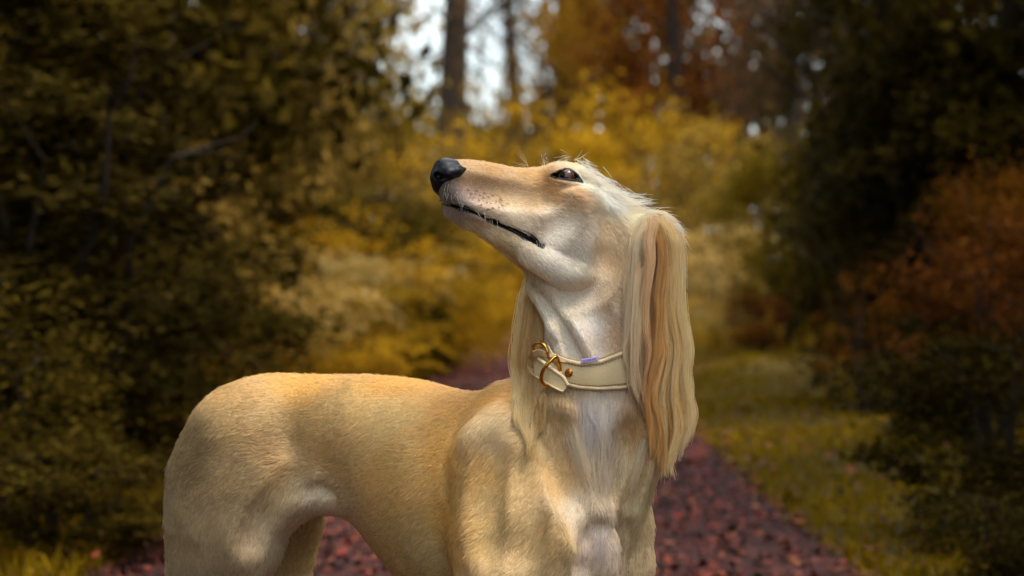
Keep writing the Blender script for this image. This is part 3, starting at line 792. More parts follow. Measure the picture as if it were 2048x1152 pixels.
# ---- torso
TS = [(408,872,960,.026,0),(428,836,985,.046,0),(465,797,1000,.062,0),(520,760,1002,.074,.05),(600,750,992,.074,.08),(680,750,1005,.070,.12),
      (730,750,1050,.074,.14),(775,753,1110,.080,.14),(820,758,1165,.087,.14),(870,769,1205,.092,.12),(920,781,1228,.094,.05),(950,784,1232,.092,.04),(985,777,1235,.088,.0),
      (1030,780,1230,.082,-.05),(1080,825,1210,.076,0),(1130,890,1180,.064,0),(1180,970,1140,.046,0),(1212,1030,1095,.025,0)]
sT, sTop, sBot, sHalf, sEgg = [], [], [], [], []
for px, tp, bt, hw, eg in TS:
    s = body_s(px); sT.append(s); sTop.append(Bp(px, tp)[2]); sBot.append(Bp(px, bt)[2]); sHalf.append(hw); sEgg.append(eg)
f_.loft(P0 * np.array([1, 1, 0]), -CF, UP, CN, sT, sTop, sBot, sHalf, sEgg, k=0.0)
# hips and croup
f_.chain([Bp(540,822,.036), Bp(500,868,.050), Bp(455,945,.058)], [.034,.044,.048], k=.04)
f_.chain([Bp(560,825,-.036), Bp(520,862,-.050), Bp(485,930,-.058)], [.036,.050,.05], k=.035)
# near hind leg
f_.chain([Bp(482,890,.058), Bp(440,965,.070), Bp(435,1060,.078), Bp(424,1150,.078), Bp(430,1200,.078)], [.066,.058,.056,.046,.042], k=.04)
f_.chain([Bp(490,900,.055), Bp(496,985,.066), Bp(474,1080,.074), Bp(440,1170,.078)], [.058,.050,.046,.040], k=.04)
f_.chain([Bp(425,1200,.078), Bp(395,1320,.078), Bp(352,1440,.078), Bp(358,1600,.078), Bg(362,.04,.078)], [.042,.030,.019,.016,.017], k=.02)
# flank web
f_.chain([Bp(520,968,.054), Bp(580,970,.052), Bp(650,985,.045)], [.026,.019,.015], k=.055)
f_.chain([Bp(500,1040,.062), Bp(540,1020,.058), Bp(592,1000,.050)], [.028,.018,.012], k=.03)
# far hind leg
f_.chain([Bp(565,900,-.05), Bp(560,980,-.062), Bp(562,1080,-.07), Bp(556,1170,-.075), Bp(553,1200,-.075)], [.062,.055,.040,.037,.036], k=.03)
f_.chain([Bp(600,990,-.045), Bp(590,1030,-.06), Bp(575,1090,-.068)], [.034,.028,.024], k=.03)
f_.chain([Bp(553,1200,-.075), Bp(525,1320,-.075), Bp(482,1440,-.075), Bp(488,1600,-.075), Bg(490,.04,-.075)], [.038,.028,.019,.016,.017], k=.02)
# paws behind
for px, w in ((372,.078),(500,-.075)):
    c = Bg(px, .022, w)
    f_.chain([c - .01*CF, c + .035*CF], [.022,.018], k=.015)
    for q in (-.018,-.006,.006,.018):
        f_.chain([c + .03*CF + q*CN, c + (.062 - abs(q)*.5)*CF + q*1.25*CN - .006*UP], [.011,.0095], k=.004)
# tail, hanging close behind the hocks
f_.chain([Bp(405,862,0), Bp(378,930,-.01), Bp(392,1040,-.02), Bp(410,1180,-.02), Bp(400,1300,-.02), Bp(375,1380,-.02)], [.020,.015,.012,.010,.008,.006], k=.02)
# near shoulder: blade ridge, shoulder muscles, upper arm, elbow, foreleg
f_.chain([Bp(1018,815,.022), Bp(990,860,.054), Bp(972,910,.070), Bp(980,970,.074)], [.020,.020,.022,.022], k=.035)
f_.chain([Bp(1030,822,.030), Bp(1040,895,.050), Bp(1062,970,.062), Bp(1092,1045,.070), Bp(1115,1085,.068)], [.024,.028,.033,.040,.038], k=.04)
f_.chain([Bp(1110,1075,.074), Bp(1060,1150,.085), Bp(1000,1225,.088)], [.046,.046,.038], k=.025)
f_.chain([Bp(995,960,.070), Bp(995,1080,.080), Bp(995,1200,.086)], [.034,.038,.036], k=.05)
f_.chain([Bp(1005,1225,.088), Bp(1030,1400,.088), Bp(1034,1560,.088), Bp(1032,1720,.088), Bg(1040,.035,.088)], [.038,.027,.021,.018,.019], k=.02)
# far shoulder and foreleg
f_.chain([Bp(1222,880,-.052), Bp(1234,960,-.070), Bp(1240,1050,-.078), Bp(1240,1130,-.080), Bp(1225,1230,-.085)], [.030,.036,.037,.038,.034], k=.016)
f_.chain([Bp(1205,1170,-.080), Bp(1180,1240,-.085), Bp(1196,1400,-.085), Bp(1200,1560,-.085), Bp(1198,1720,-.085), Bg(1204,.035,-.085)], [.034,.034,.026,.021,.018,.019], k=.02)
for px, w in ((1046,.088),(1210,-.085)):
    c = Bg(px, .022, w)
    f_.chain([c - .008*CF, c + .03*CF], [.022,.018], k=.015)
    for q in (-.018,-.006,.006,.018):
        f_.chain([c + .026*CF + q*CN, c + (.056 - abs(q)*.5)*CF + q*1.25*CN - .006*UP], [.011,.0095], k=.004)

# ---- neck (slides along z; centre and radii from the outline)
NS = [(500,1120,1318,-.030,.052),(560,1098,1325,-.036,.056),(620,1108,1328,-.042,.058),(700,1104,1325,-.048,.061),(780,1098,1322,-.050,.064),
      (850,1080,1318,-.052,.068),(920,1064,1312,-.050,.070),(1000,1075,1290,-.045,.062),(1080,1110,1250,-.04,.045)]
for i in range(len(NS) - 1):
    for u in np.linspace(0, 1, 7)[:-1] if i < len(NS) - 2 else np.linspace(0, 1, 7):
        py, L, R, d, ry = [(1-u)*a + u*b for a, b in zip(NS[i], NS[i+1])]
        c = W((L+R)/2, py, d); rx = (R-L)/2/PPM*(CAM_D+d)/CAM_D
        f_.ell(c, (rx, ry, .05), axes=[(math.cos(-.35), math.sin(-.35), 0), (-math.sin(-.35), math.cos(-.35), 0), (0,0,1)], k=.012 if py > 900 else .02)
# neck crest into the withers
f_.chain([W(1270,700,-.01), W(1200,790,.0), W(1120,828,.0), Bp(1040,822,0)], [.05,.045,.032,.024], k=.03)
# windpipe and neck muscles (above the collar)
f_.chain([W(1086,572,-.062), W(1114,612,-.076), W(1128,655,-.098), W(1142,705,-.100), W(1150,760,-.098)], [.020,.020,.019,.019,.018], k=.007)
f_.chain([W(1120,560,-.060), W(1158,620,-.100), W(1188,670,-.106), W(1200,720,-.104), W(1204,770,-.10)], [.012,.015,.017,.017,.016], k=.008)
f_.chain([W(1225,560,-.070), W(1240,640,-.078), W(1238,720,-.078), W(1220,800,-.078)], [.030,.034,.036,.036], k=.018)
# chest muscles below the collar
f_.chain([W(1118,790,-.085), W(1135,870,-.098), W(1165,950,-.104), W(1195,1020,-.106), W(1210,1068,-.106)], [.026,.030,.028,.023,.018], k=.007)
f_.chain([W(1185,790,-.100), W(1200,850,-.102), W(1208,930,-.098), W(1212,1000,-.096), W(1210,1075,-.092)], [.026,.028,.027,.022,.022], k=.007)
f_.chain([W(1272,790,-.070), W(1278,860,-.075), W(1262,940,-.082), W(1240,1010,-.088), W(1222,1070,-.094)], [.028,.032,.029,.025,.019], k=.007)
f_.chain([W(1080,840,-.055), W(1092,910,-.070), W(1108,990,-.085), W(1130,1070,-.085)], [.030,.032,.034,.036], k=.012)
f_.chain([W(1215,1080,-.088), W(1205,1130,-.078), W(1195,1200,-.06)], [.022,.024,.022], k=.009)
f_.chain([W(1150,1060,-.088), W(1140,1130,-.09), W(1120,1200,-.07)], [.040,.046,.036], k=.016)

# ---- head
f_.loft(HB, HU, HV, HW, HT, Htop, Hbot, HH, [.0]*4 + [-.05,-.12,-.16,-.2,-.2,-.15,-.05,0,0], k=0.016)
S_ = -1   # near side of the head has w < 0
for sg in (-1, 1):
    f_.ell(Hp(1138,356,sg*.022), (.026,.012,.018), axes=[HU, HV, HW], k=.02)           # brow
    f_.chain([Hp(1178,400,sg*.044), Hp(1150,412,sg*.043), Hp(1105,420,sg*.034)], [.013,.013,.009], k=.016)   # cheekbone
    f_.ell(Hp(1175,470,sg*.034), (.040,.036,.022), axes=[HU, HV, HW], k=.02)
    f_.ell(Hp(1110,455,sg*.022), (.044,.028,.020), axes=[HU, HV, HW], k=.02)            # masseter
    f_.chain([Hp(1172,545,sg*.034), Hp(1120,534,sg*.033), Hp(1060,502,sg*.026), Hp(990,468,sg*.017)], [.019,.013,.009,.006], k=.012)  # lower jaw
    f_.chain([Hp(910,392,sg*.012), Hp(960,412,sg*.017), Hp(1020,436,sg*.021)], [.013,.014,.011], k=.012)     # lip
    f_.ell(Hp(1060,395,sg*.033), (.018,.010,.005), axes=[HU, HV, HW], k=.012, sub=True) # hollow in front of the cheekbone
f_.chain([Hp(906,420,0), Hp(935,434,0)], [.011,.013], k=.01)                          # chin
# nearest-surface lookups on the grid
def field_at(P):
    P = np.asarray(P, float)
    out = []
    i = [np.clip(np.searchsorted(a, P[:, n]) - 1, 0, len(a) - 2) for n, a in enumerate((f_.xs, f_.ys, f_.zs))]
    fr = [(P[:, n] - a[i[n]]) / (a[i[n]+1] - a[i[n]]) for n, a in enumerate((f_.xs, f_.ys, f_.zs))]
    r = 0
    for dx in (0, 1):
        for dy in (0, 1):
            for dz in (0, 1):
                r = r + f_.F[i[0]+dx, i[1]+dy, i[2]+dz] * np.where(dx, fr[0], 1-fr[0]) * np.where(dy, fr[1], 1-fr[1]) * np.where(dz, fr[2], 1-fr[2])
    return r
def ray_hit(px, py, d0=-0.25, d1=0.40):
    """first point of the dog's surface seen at (px, py)"""
    ds = np.arange(d0, d1, .001)
    P = np.array([W(px, py, d) for d in ds])
    P = P[(P[:, 0] > f_.xs[0]) & (P[:, 0] < f_.xs[-1]) & (P[:, 1] > f_.ys[0]) & (P[:, 1] < f_.ys[-1]) & (P[:, 2] < f_.zs[-1])]
    v = field_at(P)
    n = np.nonzero(v < 0)[0]
    return P[n[0]] if len(n) else None



# ---- muscle, tendon and bone under the skin: shallow ridges and grooves laid along the surface
def along(pts, h, r, k, sub):
    h = h - .25 * k + .25 * min(k, .014)
    a = np.array(pts, float); m0 = len(a)
    L = np.concatenate([[0], np.cumsum(np.linalg.norm(np.diff(a, axis=0), axis=1))])
    m = max(5, int(L[-1] / 9)); tt = np.linspace(0, L[-1], m)
    x, y = catmull(L, a[:, 0], m)[1], catmull(L, a[:, 1], m)[1]
    P, H = [], []
    for i in range(m):
        p = ray_hit(x[i], y[i])
        if p is not None: P.append(p); H.append(h * math.sin(math.pi * (i + .5) / m) ** .6)
    if len(P) < 3: return
    P, H = np.array(P), np.array(H)
    for _ in range(2):
        P[1:-1] = (P[:-2] + P[1:-1] * 2 + P[2:]) / 4
    c = [p + np.array([0, (q - r) if sub else (r - q), 0]) for p, q in zip(P, H)]
    f_.chain(c, [r] * len(c), k=k, sub=sub)
def groove(pts, d, r, k=.018): along(pts, d, r, k, True)
def ridge(pts, h, r, k=.018): along(pts, h, r, k, False)
groove([(1050,548),(1090,582),(1122,622),(1146,662),(1158,705)], .009, .012, .012)
ridge([(1088,545),(1120,580),(1150,618),(1176,655),(1194,695),(1202,720)], .007, .011, .012)
groove([(1150,590),(1180,620),(1206,660),(1222,705)], .008, .014, .014)
groove([(1118,592),(1160,584),(1198,562),(1220,525)], .006, .013, .014)
ridge([(1060,508),(1100,528),(1135,548),(1166,546)], .004, .011, .012)
groove([(1228,435),(1226,485),(1210,532)], .004, .012, .014)
groove([(1080,392),(1108,404),(1142,402)], .003, .010, .012)
groove([(1105,470),(1120,440),(1140,425)], .0025, .014, .014)
groove([(935,368),(990,382),(1045,388)], .0022, .012, .012)
ridge([(1126,812),(1138,870),(1160,935),(1188,1000),(1208,1050)], .010, .014, .012)
groove([(1160,838),(1172,890),(1194,950),(1212,990)], .006, .012, .014)
groove([(1098,835),(1106,890),(1128,950),(1158,1015),(1182,1062)], .009, .015, .018)
ridge([(1290,860),(1278,920),(1256,985),(1232,1040)], .010, .013, .012)
groove([(1255,850),(1246,910),(1228,970)], .006, .012, .014)
groove([(1298,900),(1284,965),(1262,1030),(1246,1090),(1244,1150)], .012, .013, .012)
groove([(1192,1052),(1180,1095),(1170,1150)], .010, .012, .012)
ridge([(1206,1075),(1206,1110),(1204,1150)], .009, .013, .012)
ridge([(1016,835),(985,858),(950,892)], .0012, .016, .014)
groove([(985,900),(966,950),(958,1020),(964,1100)], .0018, .020, .022)
groove([(1062,915),(1048,960),(1042,1030),(1024,1100)], .0016, .020, .022)

groove([(585,950),(560,990),(530,1035),(508,1090)], .0022, .016, .018)
groove([(600,985),(632,976),(662,986)], .006, .007, .008)
# ear leathers, hanging
def earpt(px, py, w): return Hp(px, py, w)
f_.ell(W(1308,472,-.080), (.026,.014,.026), k=.016)
f_.chain([W(1296,466,-.080), W(1302,520,-.092), W(1304,600,-.094), W(1306,680,-.094)], [.014,.013,.012,.008], k=.012)
f_.chain([W(1312,474,-.070), W(1322,530,-.084), W(1326,610,-.088), W(1326,690,-.088)], [.014,.012,.011,.008], k=.012)
f_.chain([Hp(1240,455,.050), Hp(1190,500,.068), W(1100,585,.035), W(1084,650,.025), W(1080,720,.015)], [.014,.012,.008,.008,.006], k=.010)

# eye socket, mouth line: shallow cuts that follow the surface
def shallow_cut(pts, rad, depth, sides=(-1, 1), k=0.002):
    uv = [np.array(head_uv(px, py, S_ * head_half(head_uv(px, py)[0]) * .8)) for px, py in pts]
    allp = np.array([HB + t*HU + v*HV + w*HW for t, v in uv for w in (-.06, .06)])
    sl, X, Y, Z = f_.reg(allp.min(0) - .02, allp.max(0) + .02)
    px, py, pz = X - HB[0], Y - HB[1], Z - HB[2]
    t = px*HU[0] + py*HU[1] + pz*HU[2]; v = px*HV[0] + py*HV[1] + pz*HV[2]
    d = np.full(np.broadcast(t, v).shape, 1.0)
    for i in range(len(uv) - 1):
        a, b = uv[i], uv[i+1]; ab = b - a; L2 = ab @ ab + 1e-12
        s = np.clip(((t-a[0])*ab[0] + (v-a[1])*ab[1]) / L2, 0, 1)
        d = np.minimum(d, np.sqrt((t-a[0]-s*ab[0])**2 + (v-a[1]-s*ab[1])**2) - (rad[i] + s*(rad[i+1]-rad[i])))
    cut = np.maximum(d, -(f_.F[sl] + depth)).astype(np.float32)
    f_.put(sl, cut, k, sub=True)
    return uv
LID = [(1100,351),(1108,346),(1120,341),(1134,338),(1147,343),(1157,352),(1165,364),(1152,361),(1136,359),(1120,357),(1108,355)]
LIP_UP = [(889,403),(910,406),(940,415),(972,430),(1005,445),(1035,456),(1062,468),(1083,489)]
LIP_LO = [(893,410),(910,417),(940,426),(972,441),(1005,457),(1033,470),(1058,485),(1083,492)]
pre = {p: ray_hit(*p) for p in LID + LIP_UP + LIP_LO + [(1135,351)]}
MOUTH = [(891,407),(910,411),(940,420),(972,436),(1005,451),(1035,463),(1060,476),(1082,491)]
shallow_cut(MOUTH, [.0008,.0022,.0018,.0012,.0014,.0026,.0038,.0012], .006)
EYE = [(1106,351),(1119,350),(1135,350),(1148,354),(1158,361)]
EYER = [.0006,.0036,.0056,.0046,.0008]
# lid rims first
shallow_cut(EYE, EYER, .0075, k=.0015)

BV, BQ = f_.mesh()
BV, BQ = largest(BV, BQ)

# ---- nose leather, on its own fine grid
nc = Hp(892,348,0)
nf = Field(grid_axis([(nc[0]-.04, nc[0]+.045, .0008)]), grid_axis([(nc[1]-.03, nc[1]+.04, .0008)]), grid_axis([(nc[2]-.035, nc[2]+.03, .0008)]))
nf.ell(Hp(905,340,0), (.021,.0125,.0155), axes=[HU,HV,HW], k=.0)
nf.ell(Hp(884,348,0), (.0115,.0165,.0150), axes=[HU,HV,HW], k=.007)
for sg in (-1, 1):
    nf.chain([Hp(884,350,sg*.0085), Hp(898,347,sg*.0135), Hp(914,343,sg*.0145), Hp(929,339,sg*.0140)], [.0085,.0075,.0060,.0022], k=.004)
nf.chain([Hp(879,358,0), Hp(881,374,0), Hp(888,392,0)], [.0105,.0080,.0045], k=.006)
for sg in (-1, 1):
    nf.chain([Hp(886,366,sg*.006), Hp(898,374,sg*.010)], [.0050,.0020], k=.005)
    nf.ell(Hp(877,352,sg*.0105), (.0052,.0048,.0060), axes=[HU,HV,HW], k=.0015, sub=True)
    nf.chain([Hp(879,353,sg*.0135), Hp(893,358,sg*.0195), Hp(908,357,sg*.0215), Hp(922,350,sg*.0205)], [.0030,.0026,.0022,.0014], k=.0012, sub=True)
nf.chain([Hp(868,338,0), Hp(865,352,0), Hp(868,366,0), Hp(874,380,0)], [.0006,.0010,.0012,.0010], k=.001, sub=True)
NV, NQ = nf.mesh()
NV, NQ = largest(NV, NQ)
# ------------------------------------------------------------------ coat: direction, colour and length of the hair
def hit(px, py):
    p = ray_hit(px, py)
    return p if p is not None else W(px, py, 0)
DIRS = [(950,330,1,.05),(1050,350,1,.1),(1130,328,1,-.05),(1185,360,.8,.55),(1235,395,.8,.6),(1275,430,.8,.7),(940,400,.8,.5),(1000,430,.9,.45),(1060,440,.9,.4),
 (1130,450,.8,.6),(1180,500,.5,.9),(1000,490,.9,.5),(1060,540,.8,.6),(910,428,.7,.7),(1130,390,.9,.3),(900,372,.8,.5),
 (1110,620,.25,1),(1180,640,.2,1),(1235,600,.6,.55),(1150,690,.1,1),(1230,680,.4,.7),(1130,820,.12,1),(1200,850,0,1),(1270,850,-.15,1),(1200,980,0,1),(1280,1000,-.1,1),(1210,1100,0,1),
 (1070,900,-.25,1),(1000,880,-.7,.6),(1085,1050,-.5,.8),(1130,1130,-.7,.7),(1000,1000,-.55,.8),(950,1050,-.9,.4),(1000,1120,-.6,.8),(1000,785,-1,.12),(900,790,-1,.1),(700,765,-1,.03),
 (500,765,-1,.2),(420,830,-.75,.7),(800,900,-1,.12),(700,950,-1,.1),(900,1000,-1,.2),(850,1080,-.95,.35),(620,900,-1,.05),(520,880,-1,.1),(400,930,-.85,.45),(450,1000,-.7,.75),
 (490,1060,-.45,.9),(400,1100,-.3,1),(360,1000,-.4,.9),(545,1020,-.5,.9),(620,1005,-.15,1),(590,1110,.1,1),(430,1145,-.25,1)]
COLS = [(980,336,216,178,130),(945,352,220,184,144),(935,382,186,160,150),(960,408,206,186,170),(900,383,62,54,56),(897,396,70,62,64),(915,400,120,108,108),(930,408,160,145,142),(903,425,165,152,145),
 (945,450,206,190,165),(1000,480,204,186,150),(1040,525,190,168,130),(1060,348,212,174,124),(1310,520,150,108,66),(1306,600,150,108,66),(1085,356,198,154,102),(1110,388,214,176,128),(1150,388,226,192,148),(1125,330,246,228,196),  # brown anchors on the near ear paint the shadow of its parting
 (1170,362,250,240,220),(1185,375,252,247,238),(1220,400,252,247,236),(1265,430,246,232,205),(1060,400,228,202,166),(1040,440,236,222,202),(1100,430,236,226,212),(1000,385,226,200,170),(1000,430,222,208,194),(1120,455,236,228,216),(1180,450,228,218,204),(1150,520,240,236,228),(1100,505,236,230,220),
 (1222,470,228,208,178),(1245,520,222,192,154),(1220,600,214,188,160),(1180,650,238,230,222),(1120,630,218,208,194),(1150,690,222,212,202),(1235,670,206,176,146),
 (1190,830,240,231,220),(1190,880,232,220,202),(1125,830,204,178,136),(1275,850,200,164,118),(1200,940,214,192,162),(1110,950,214,180,128),(1065,900,224,196,148),(1180,1010,228,212,190),
 (1250,960,214,192,154),(1285,1020,212,196,156),(1202,1105,226,210,194),(1195,1060,216,200,184),(1100,1080,206,178,130),(1000,860,236,214,176),(1000,785,220,174,108),(930,800,218,170,104),(1000,1000,212,184,134),(960,950,216,180,120),  # pale anchor on the near shoulder paints the blade ridge's highlight
 (800,765,226,178,102),(600,760,222,178,106),(480,775,206,172,122),(760,830,226,196,142),(800,950,216,182,124),(900,900,218,174,104),(900,1050,206,166,100),(650,880,208,178,130),(850,1100,196,174,128),
 (380,900,136,116,86),(480,950,168,146,110),(400,1050,154,134,104),(560,920,190,160,118),(625,1003,212,196,170),(585,1010,200,180,148),(540,1060,186,168,140),(600,1110,190,166,116),(420,1140,160,140,112),(500,850,192,164,120)]  # rump and thigh greyer, and darkened further to carry the vignette
LENS = [(1150,600,.006),(1180,680,.007),(1110,660,.006),(1140,900,.010),(1160,980,.009),(1250,960,.009),(930,350,.004),(1000,400,.005),(1060,345,.006),(1120,440,.007),(1130,325,.010),(1180,360,.014),(1240,400,.018),(1285,440,.022),(1180,520,.009),(1000,490,.007),(1060,550,.009),(1120,640,.007),(1230,620,.008),
 (1200,850,.014),(1200,1000,.013),(1200,1110,.012),(1270,900,.010),(1080,950,.011),(1000,800,.011),(850,770,.0085),(600,760,.0085),(800,950,.009),(450,1000,.009),(380,950,.0085),(620,1000,.011),(560,1040,.012),(850,1100,.010),(590,1100,.008)]
dA = np.array([hit(a, b) for a, b, *_ in DIRS]); dV = unit(np.array([(c, 0, -d) for *_, c, d in DIRS]))
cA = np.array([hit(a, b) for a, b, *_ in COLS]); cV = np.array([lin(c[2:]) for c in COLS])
lA = np.array([hit(a, b) for a, b, _ in LENS]); lV = np.array([c for *_, c in LENS])
def idw(P, A, V, p=4.0, eps=.012):
    out = np.empty((len(P), V.shape[1]))
    for i in range(0, len(P), 40000):
        q = P[i:i+40000]
        d2 = ((q[:, None, :] - A[None]) ** 2).sum(2) + eps * eps
        w = d2 ** (-p / 2)
        out[i:i+40000] = (w @ V) / w.sum(1, keepdims=True)
    return out
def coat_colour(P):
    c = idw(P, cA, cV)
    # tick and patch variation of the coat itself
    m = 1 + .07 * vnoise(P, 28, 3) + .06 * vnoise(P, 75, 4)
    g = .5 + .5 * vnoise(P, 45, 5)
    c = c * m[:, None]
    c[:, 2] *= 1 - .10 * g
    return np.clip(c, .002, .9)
def seg_dist(P, pts):
    d = np.full(len(P), 9.0)
    for a, b in zip(pts[:-1], pts[1:]):
        ab = b - a
        t = np.clip(((P - a) @ ab) / (ab @ ab + 1e-12), 0, 1)
        d = np.minimum(d, np.linalg.norm(P - a - t[:, None] * ab, axis=1))
    return d

# mirrored across the head's middle plane for the far side
def mirror_head(P):
    w = (P - HB) @ HW
    return P - 2 * w[:, None] * HW
def near_of(P):
    m = ((P - HB) @ HW > 0) & (P[:, 2] > .80)
    Q = P.copy(); Q[m] = mirror_head(P[m]); return Q

lidp = [pre[p] for p in LID]; lidp = lidp + lidp[:1]
eyem = [pre[(1135,351)]]
mouthm = [(pre[a] + pre[b]) / 2 for a, b in zip(LIP_UP, LIP_LO)]

# the body: one continuous skin
skinV = BV.astype(float)
Qn = near_of(skinV)
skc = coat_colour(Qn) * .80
flat = lambda P: (P - HB) - ((P - HB) @ HW)[:, None] * HW
fl = lambda pts: [flat(np.array([p]))[0] for p in pts]
in_head = lambda P: (P[:, 2] > .80) & (np.abs((P - HB) @ HW) > .004) & (P[:, 1] < .12)
dl = np.where(in_head(Qn), seg_dist(flat(Qn), fl(lidp)), 1.0); de = np.linalg.norm(Qn - eyem[0], axis=1)
black = np.array([.006, .005, .005])
almond = np.clip(1 - (dl - .0008) / .0012, 0, 1)
inside = in_head(Qn) & (seg_dist(flat(Qn), fl([pre[(1120,357)] * .5 + pre[(1120,341)] * .5, pre[(1147,343)] * .5 + pre[(1152,361)] * .5])) < .0052)
almond = np.maximum(almond, inside)
mrad = lambda P: np.interp((P - HB) @ HU, [.125, .155, .20, .25], [.0040, .0034, .0020, .0020])
mlim = mrad(Qn)
dm = np.where(in_head(Qn), seg_dist(flat(Qn), fl(mouthm)), 1.0)
mw = np.clip(1 - (dm - mlim) / .0010, 0, 1)
k_ = np.maximum(almond, mw)[:, None]
skc = skc * (1 - k_) + black * k_
skin_mat, n_, l_, b_ = new_mat('skin')
at = n_.new('ShaderNodeAttribute'); at.attribute_name = 'tint'
l_.new(at.outputs['Color'], b_.inputs['Base Color'])
b_.inputs['Roughness'].default_value = .62
b_.inputs['Specular IOR Level'].default_value = .25

dog = empty('dog', (float(P0[0]) - .25, float(P0[1]) + .17, 0))
tag(dog, 'cream and golden long-eared sighthound standing on the path, head raised to the left', 'dog')
bpy.context.view_layer.update()
DOGM = dog.matrix_world.inverted()
def on_dog(o, parent=None):
    o.parent = parent or dog
    o.matrix_parent_inverse = DOGM.copy()
    return o
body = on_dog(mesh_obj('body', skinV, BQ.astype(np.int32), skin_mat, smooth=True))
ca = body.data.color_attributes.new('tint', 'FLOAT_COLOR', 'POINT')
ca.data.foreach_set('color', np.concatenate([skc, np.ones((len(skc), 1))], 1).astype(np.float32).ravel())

# ---- hair objects
def soft_clip(c, top=.86):
    m = c.max(1, keepdims=True)
    return np.clip(c * np.where(m > top, top / m, 1), .003, 1)
def hair_obj(name, pts, rad, tint, mat, label=None):
    """pts (n,k,3), rad (n,k), tint (n,3)"""
    n, k, _ = pts.shape
    hc = bpy.data.hair_curves.new(name)
    hc.add_curves([k] * n)
    hc.attributes['position'].data.foreach_set('vector', pts.astype(np.float32).ravel())
    ra = hc.attributes.get('radius') or hc.attributes.new('radius', 'FLOAT', 'POINT')
    ra.data.foreach_set('value', rad.astype(np.float32).ravel())
    ta = hc.attributes.new('tint', 'FLOAT_COLOR', 'CURVE')
    ta.data.foreach_set('color', np.concatenate([tint, np.ones((n, 1))], 1).astype(np.float32).ravel())
    hc.materials.append(mat)
    o = bpy.data.objects.new(name, hc)
    COL.objects.link(o)
    on_dog(o)
    if label: o['label'] = label
    return o
def hair_mat(name, rough=.32, radial=.35, transl=.25):
    m = bpy.data.materials.new(name); m.use_nodes = True
    n, l = m.node_tree.nodes, m.node_tree.links
    n.remove(n['Principled BSDF'])
    h = n.new('ShaderNodeBsdfHairPrincipled')
    h.model = 'CHIANG'
    h.parametrization = 'COLOR'
    h.inputs['Roughness'].default_value = rough
    h.inputs['Radial Roughness'].default_value = radial
    h.inputs['Random Roughness'].default_value = .2
    a = n.new('ShaderNodeAttribute'); a.attribute_name = 'tint'
    l.new(a.outputs['Color'], h.inputs['Color'])
    d = n.new('ShaderNodeBsdfDiffuse'); t = n.new('ShaderNodeBsdfTranslucent')
    l.new(a.outputs['Color'], d.inputs[0]); l.new(a.outputs['Color'], t.inputs[0])
    m1 = n.new('ShaderNodeMixShader'); m1.inputs[0].default_value = transl
    m2 = n.new('ShaderNodeMixShader'); m2.inputs[0].default_value = .30
    l.new(d.outputs[0], m1.inputs[1]); l.new(t.outputs[0], m1.inputs[2])
    l.new(m1.outputs[0], m2.inputs[1]); l.new(h.outputs[0], m2.inputs[2])
    l.new(m2.outputs[0], n['Material Output'].inputs['Surface'])
    return m
fur_mat = hair_mat('short_coat_hair')
ear_mat = hair_mat('ear_feathering_hair', .26, .3, .38)

# photo rows of the collar's upper and lower edge, column by column
CTX = [1082,1100,1130,1160,1200,1250,1300,1340]; CTT = [700,708,718,725,721,701,674,652]; CTB = [750,759,770,777,780,778,768,752]
me = body.data
N_HAIR = 330000
tri = np.concatenate([BQ[:, [0, 1, 2]], BQ[:, [0, 2, 3]]])
A, B, C = skinV[tri[:, 0]], skinV[tri[:, 1]], skinV[tri[:, 2]]
cr_ = np.cross(B - A, C - A); area = np.linalg.norm(cr_, axis=1) * .5
vn = np.zeros_like(skinV)
for c in range(3):
    for ax in range(3):
        vn[:, ax] += np.bincount(tri[:, c], cr_[:, ax], minlength=len(skinV))
vn = unit(vn)
fn = unit(cr_); ctr = (A + B + C) / 3
facing = fn @ np.array([0, -1.0, 0])
wgt = area * np.where(facing > -.25, 1.0, .28) * np.where(ctr[:, 2] > .40, 1.0, .22)
wgt *= np.where(ctr[:, 2] > .80, 1.9, 1.0)
pick = np.searchsorted(np.cumsum(wgt) / wgt.sum(), rng.random(N_HAIR)).clip(0, len(tri) - 1)
r1, r2 = np.sqrt(rng.random(N_HAIR)), rng.random(N_HAIR)
b0, b1, b2 = 1 - r1, r1 * (1 - r2), r1 * r2
root = A[pick] * b0[:, None] + B[pick] * b1[:, None] + C[pick] * b2[:, None]
nrm = unit(vn[tri[pick, 0]] * b0[:, None] + vn[tri[pick, 1]] * b1[:, None] + vn[tri[pick, 2]] * b2[:, None])
Q = near_of(root)
Qf = flat(Q); ih = in_head(Q)
keep = ~(ih & ((seg_dist(Qf, fl(lidp)) < .0019) | (seg_dist(Qf, fl([pre[(1120,357)] * .5 + pre[(1120,341)] * .5, pre[(1147,343)] * .5 + pre[(1152,361)] * .5])) < .0058) | (seg_dist(Qf, fl(mouthm)) < mrad(Q) + .0002)))
nose_c = Hp(893, 350, 0)
keep &= np.linalg.norm(root - nose_c, axis=1) > .017
cpx, cpy = (root[:, 0] / (CAM_D + root[:, 1])) * FPX + 1024, HORIZON - (root[:, 2] - CAM_Z) / (CAM_D + root[:, 1]) * FPX
under = (cpx > 1084) & (cpx < 1345) & (cpy > np.interp(cpx, CTX, CTT) + 3) & (cpy < np.interp(cpx, CTX, CTB) - 2) & (root[:, 1] < .03)
keep &= ~under
root, nrm, Q = root[keep], nrm[keep], Q[keep]
n = len(root)
dirv = unit(idw(Q, dA, dV, 3.0))
low = np.clip((.42 - root[:, 2]) / .08, 0, 1)[:, None]
dirv = unit(dirv * (1 - low) + np.array([0, 0, -1.0]) * low)
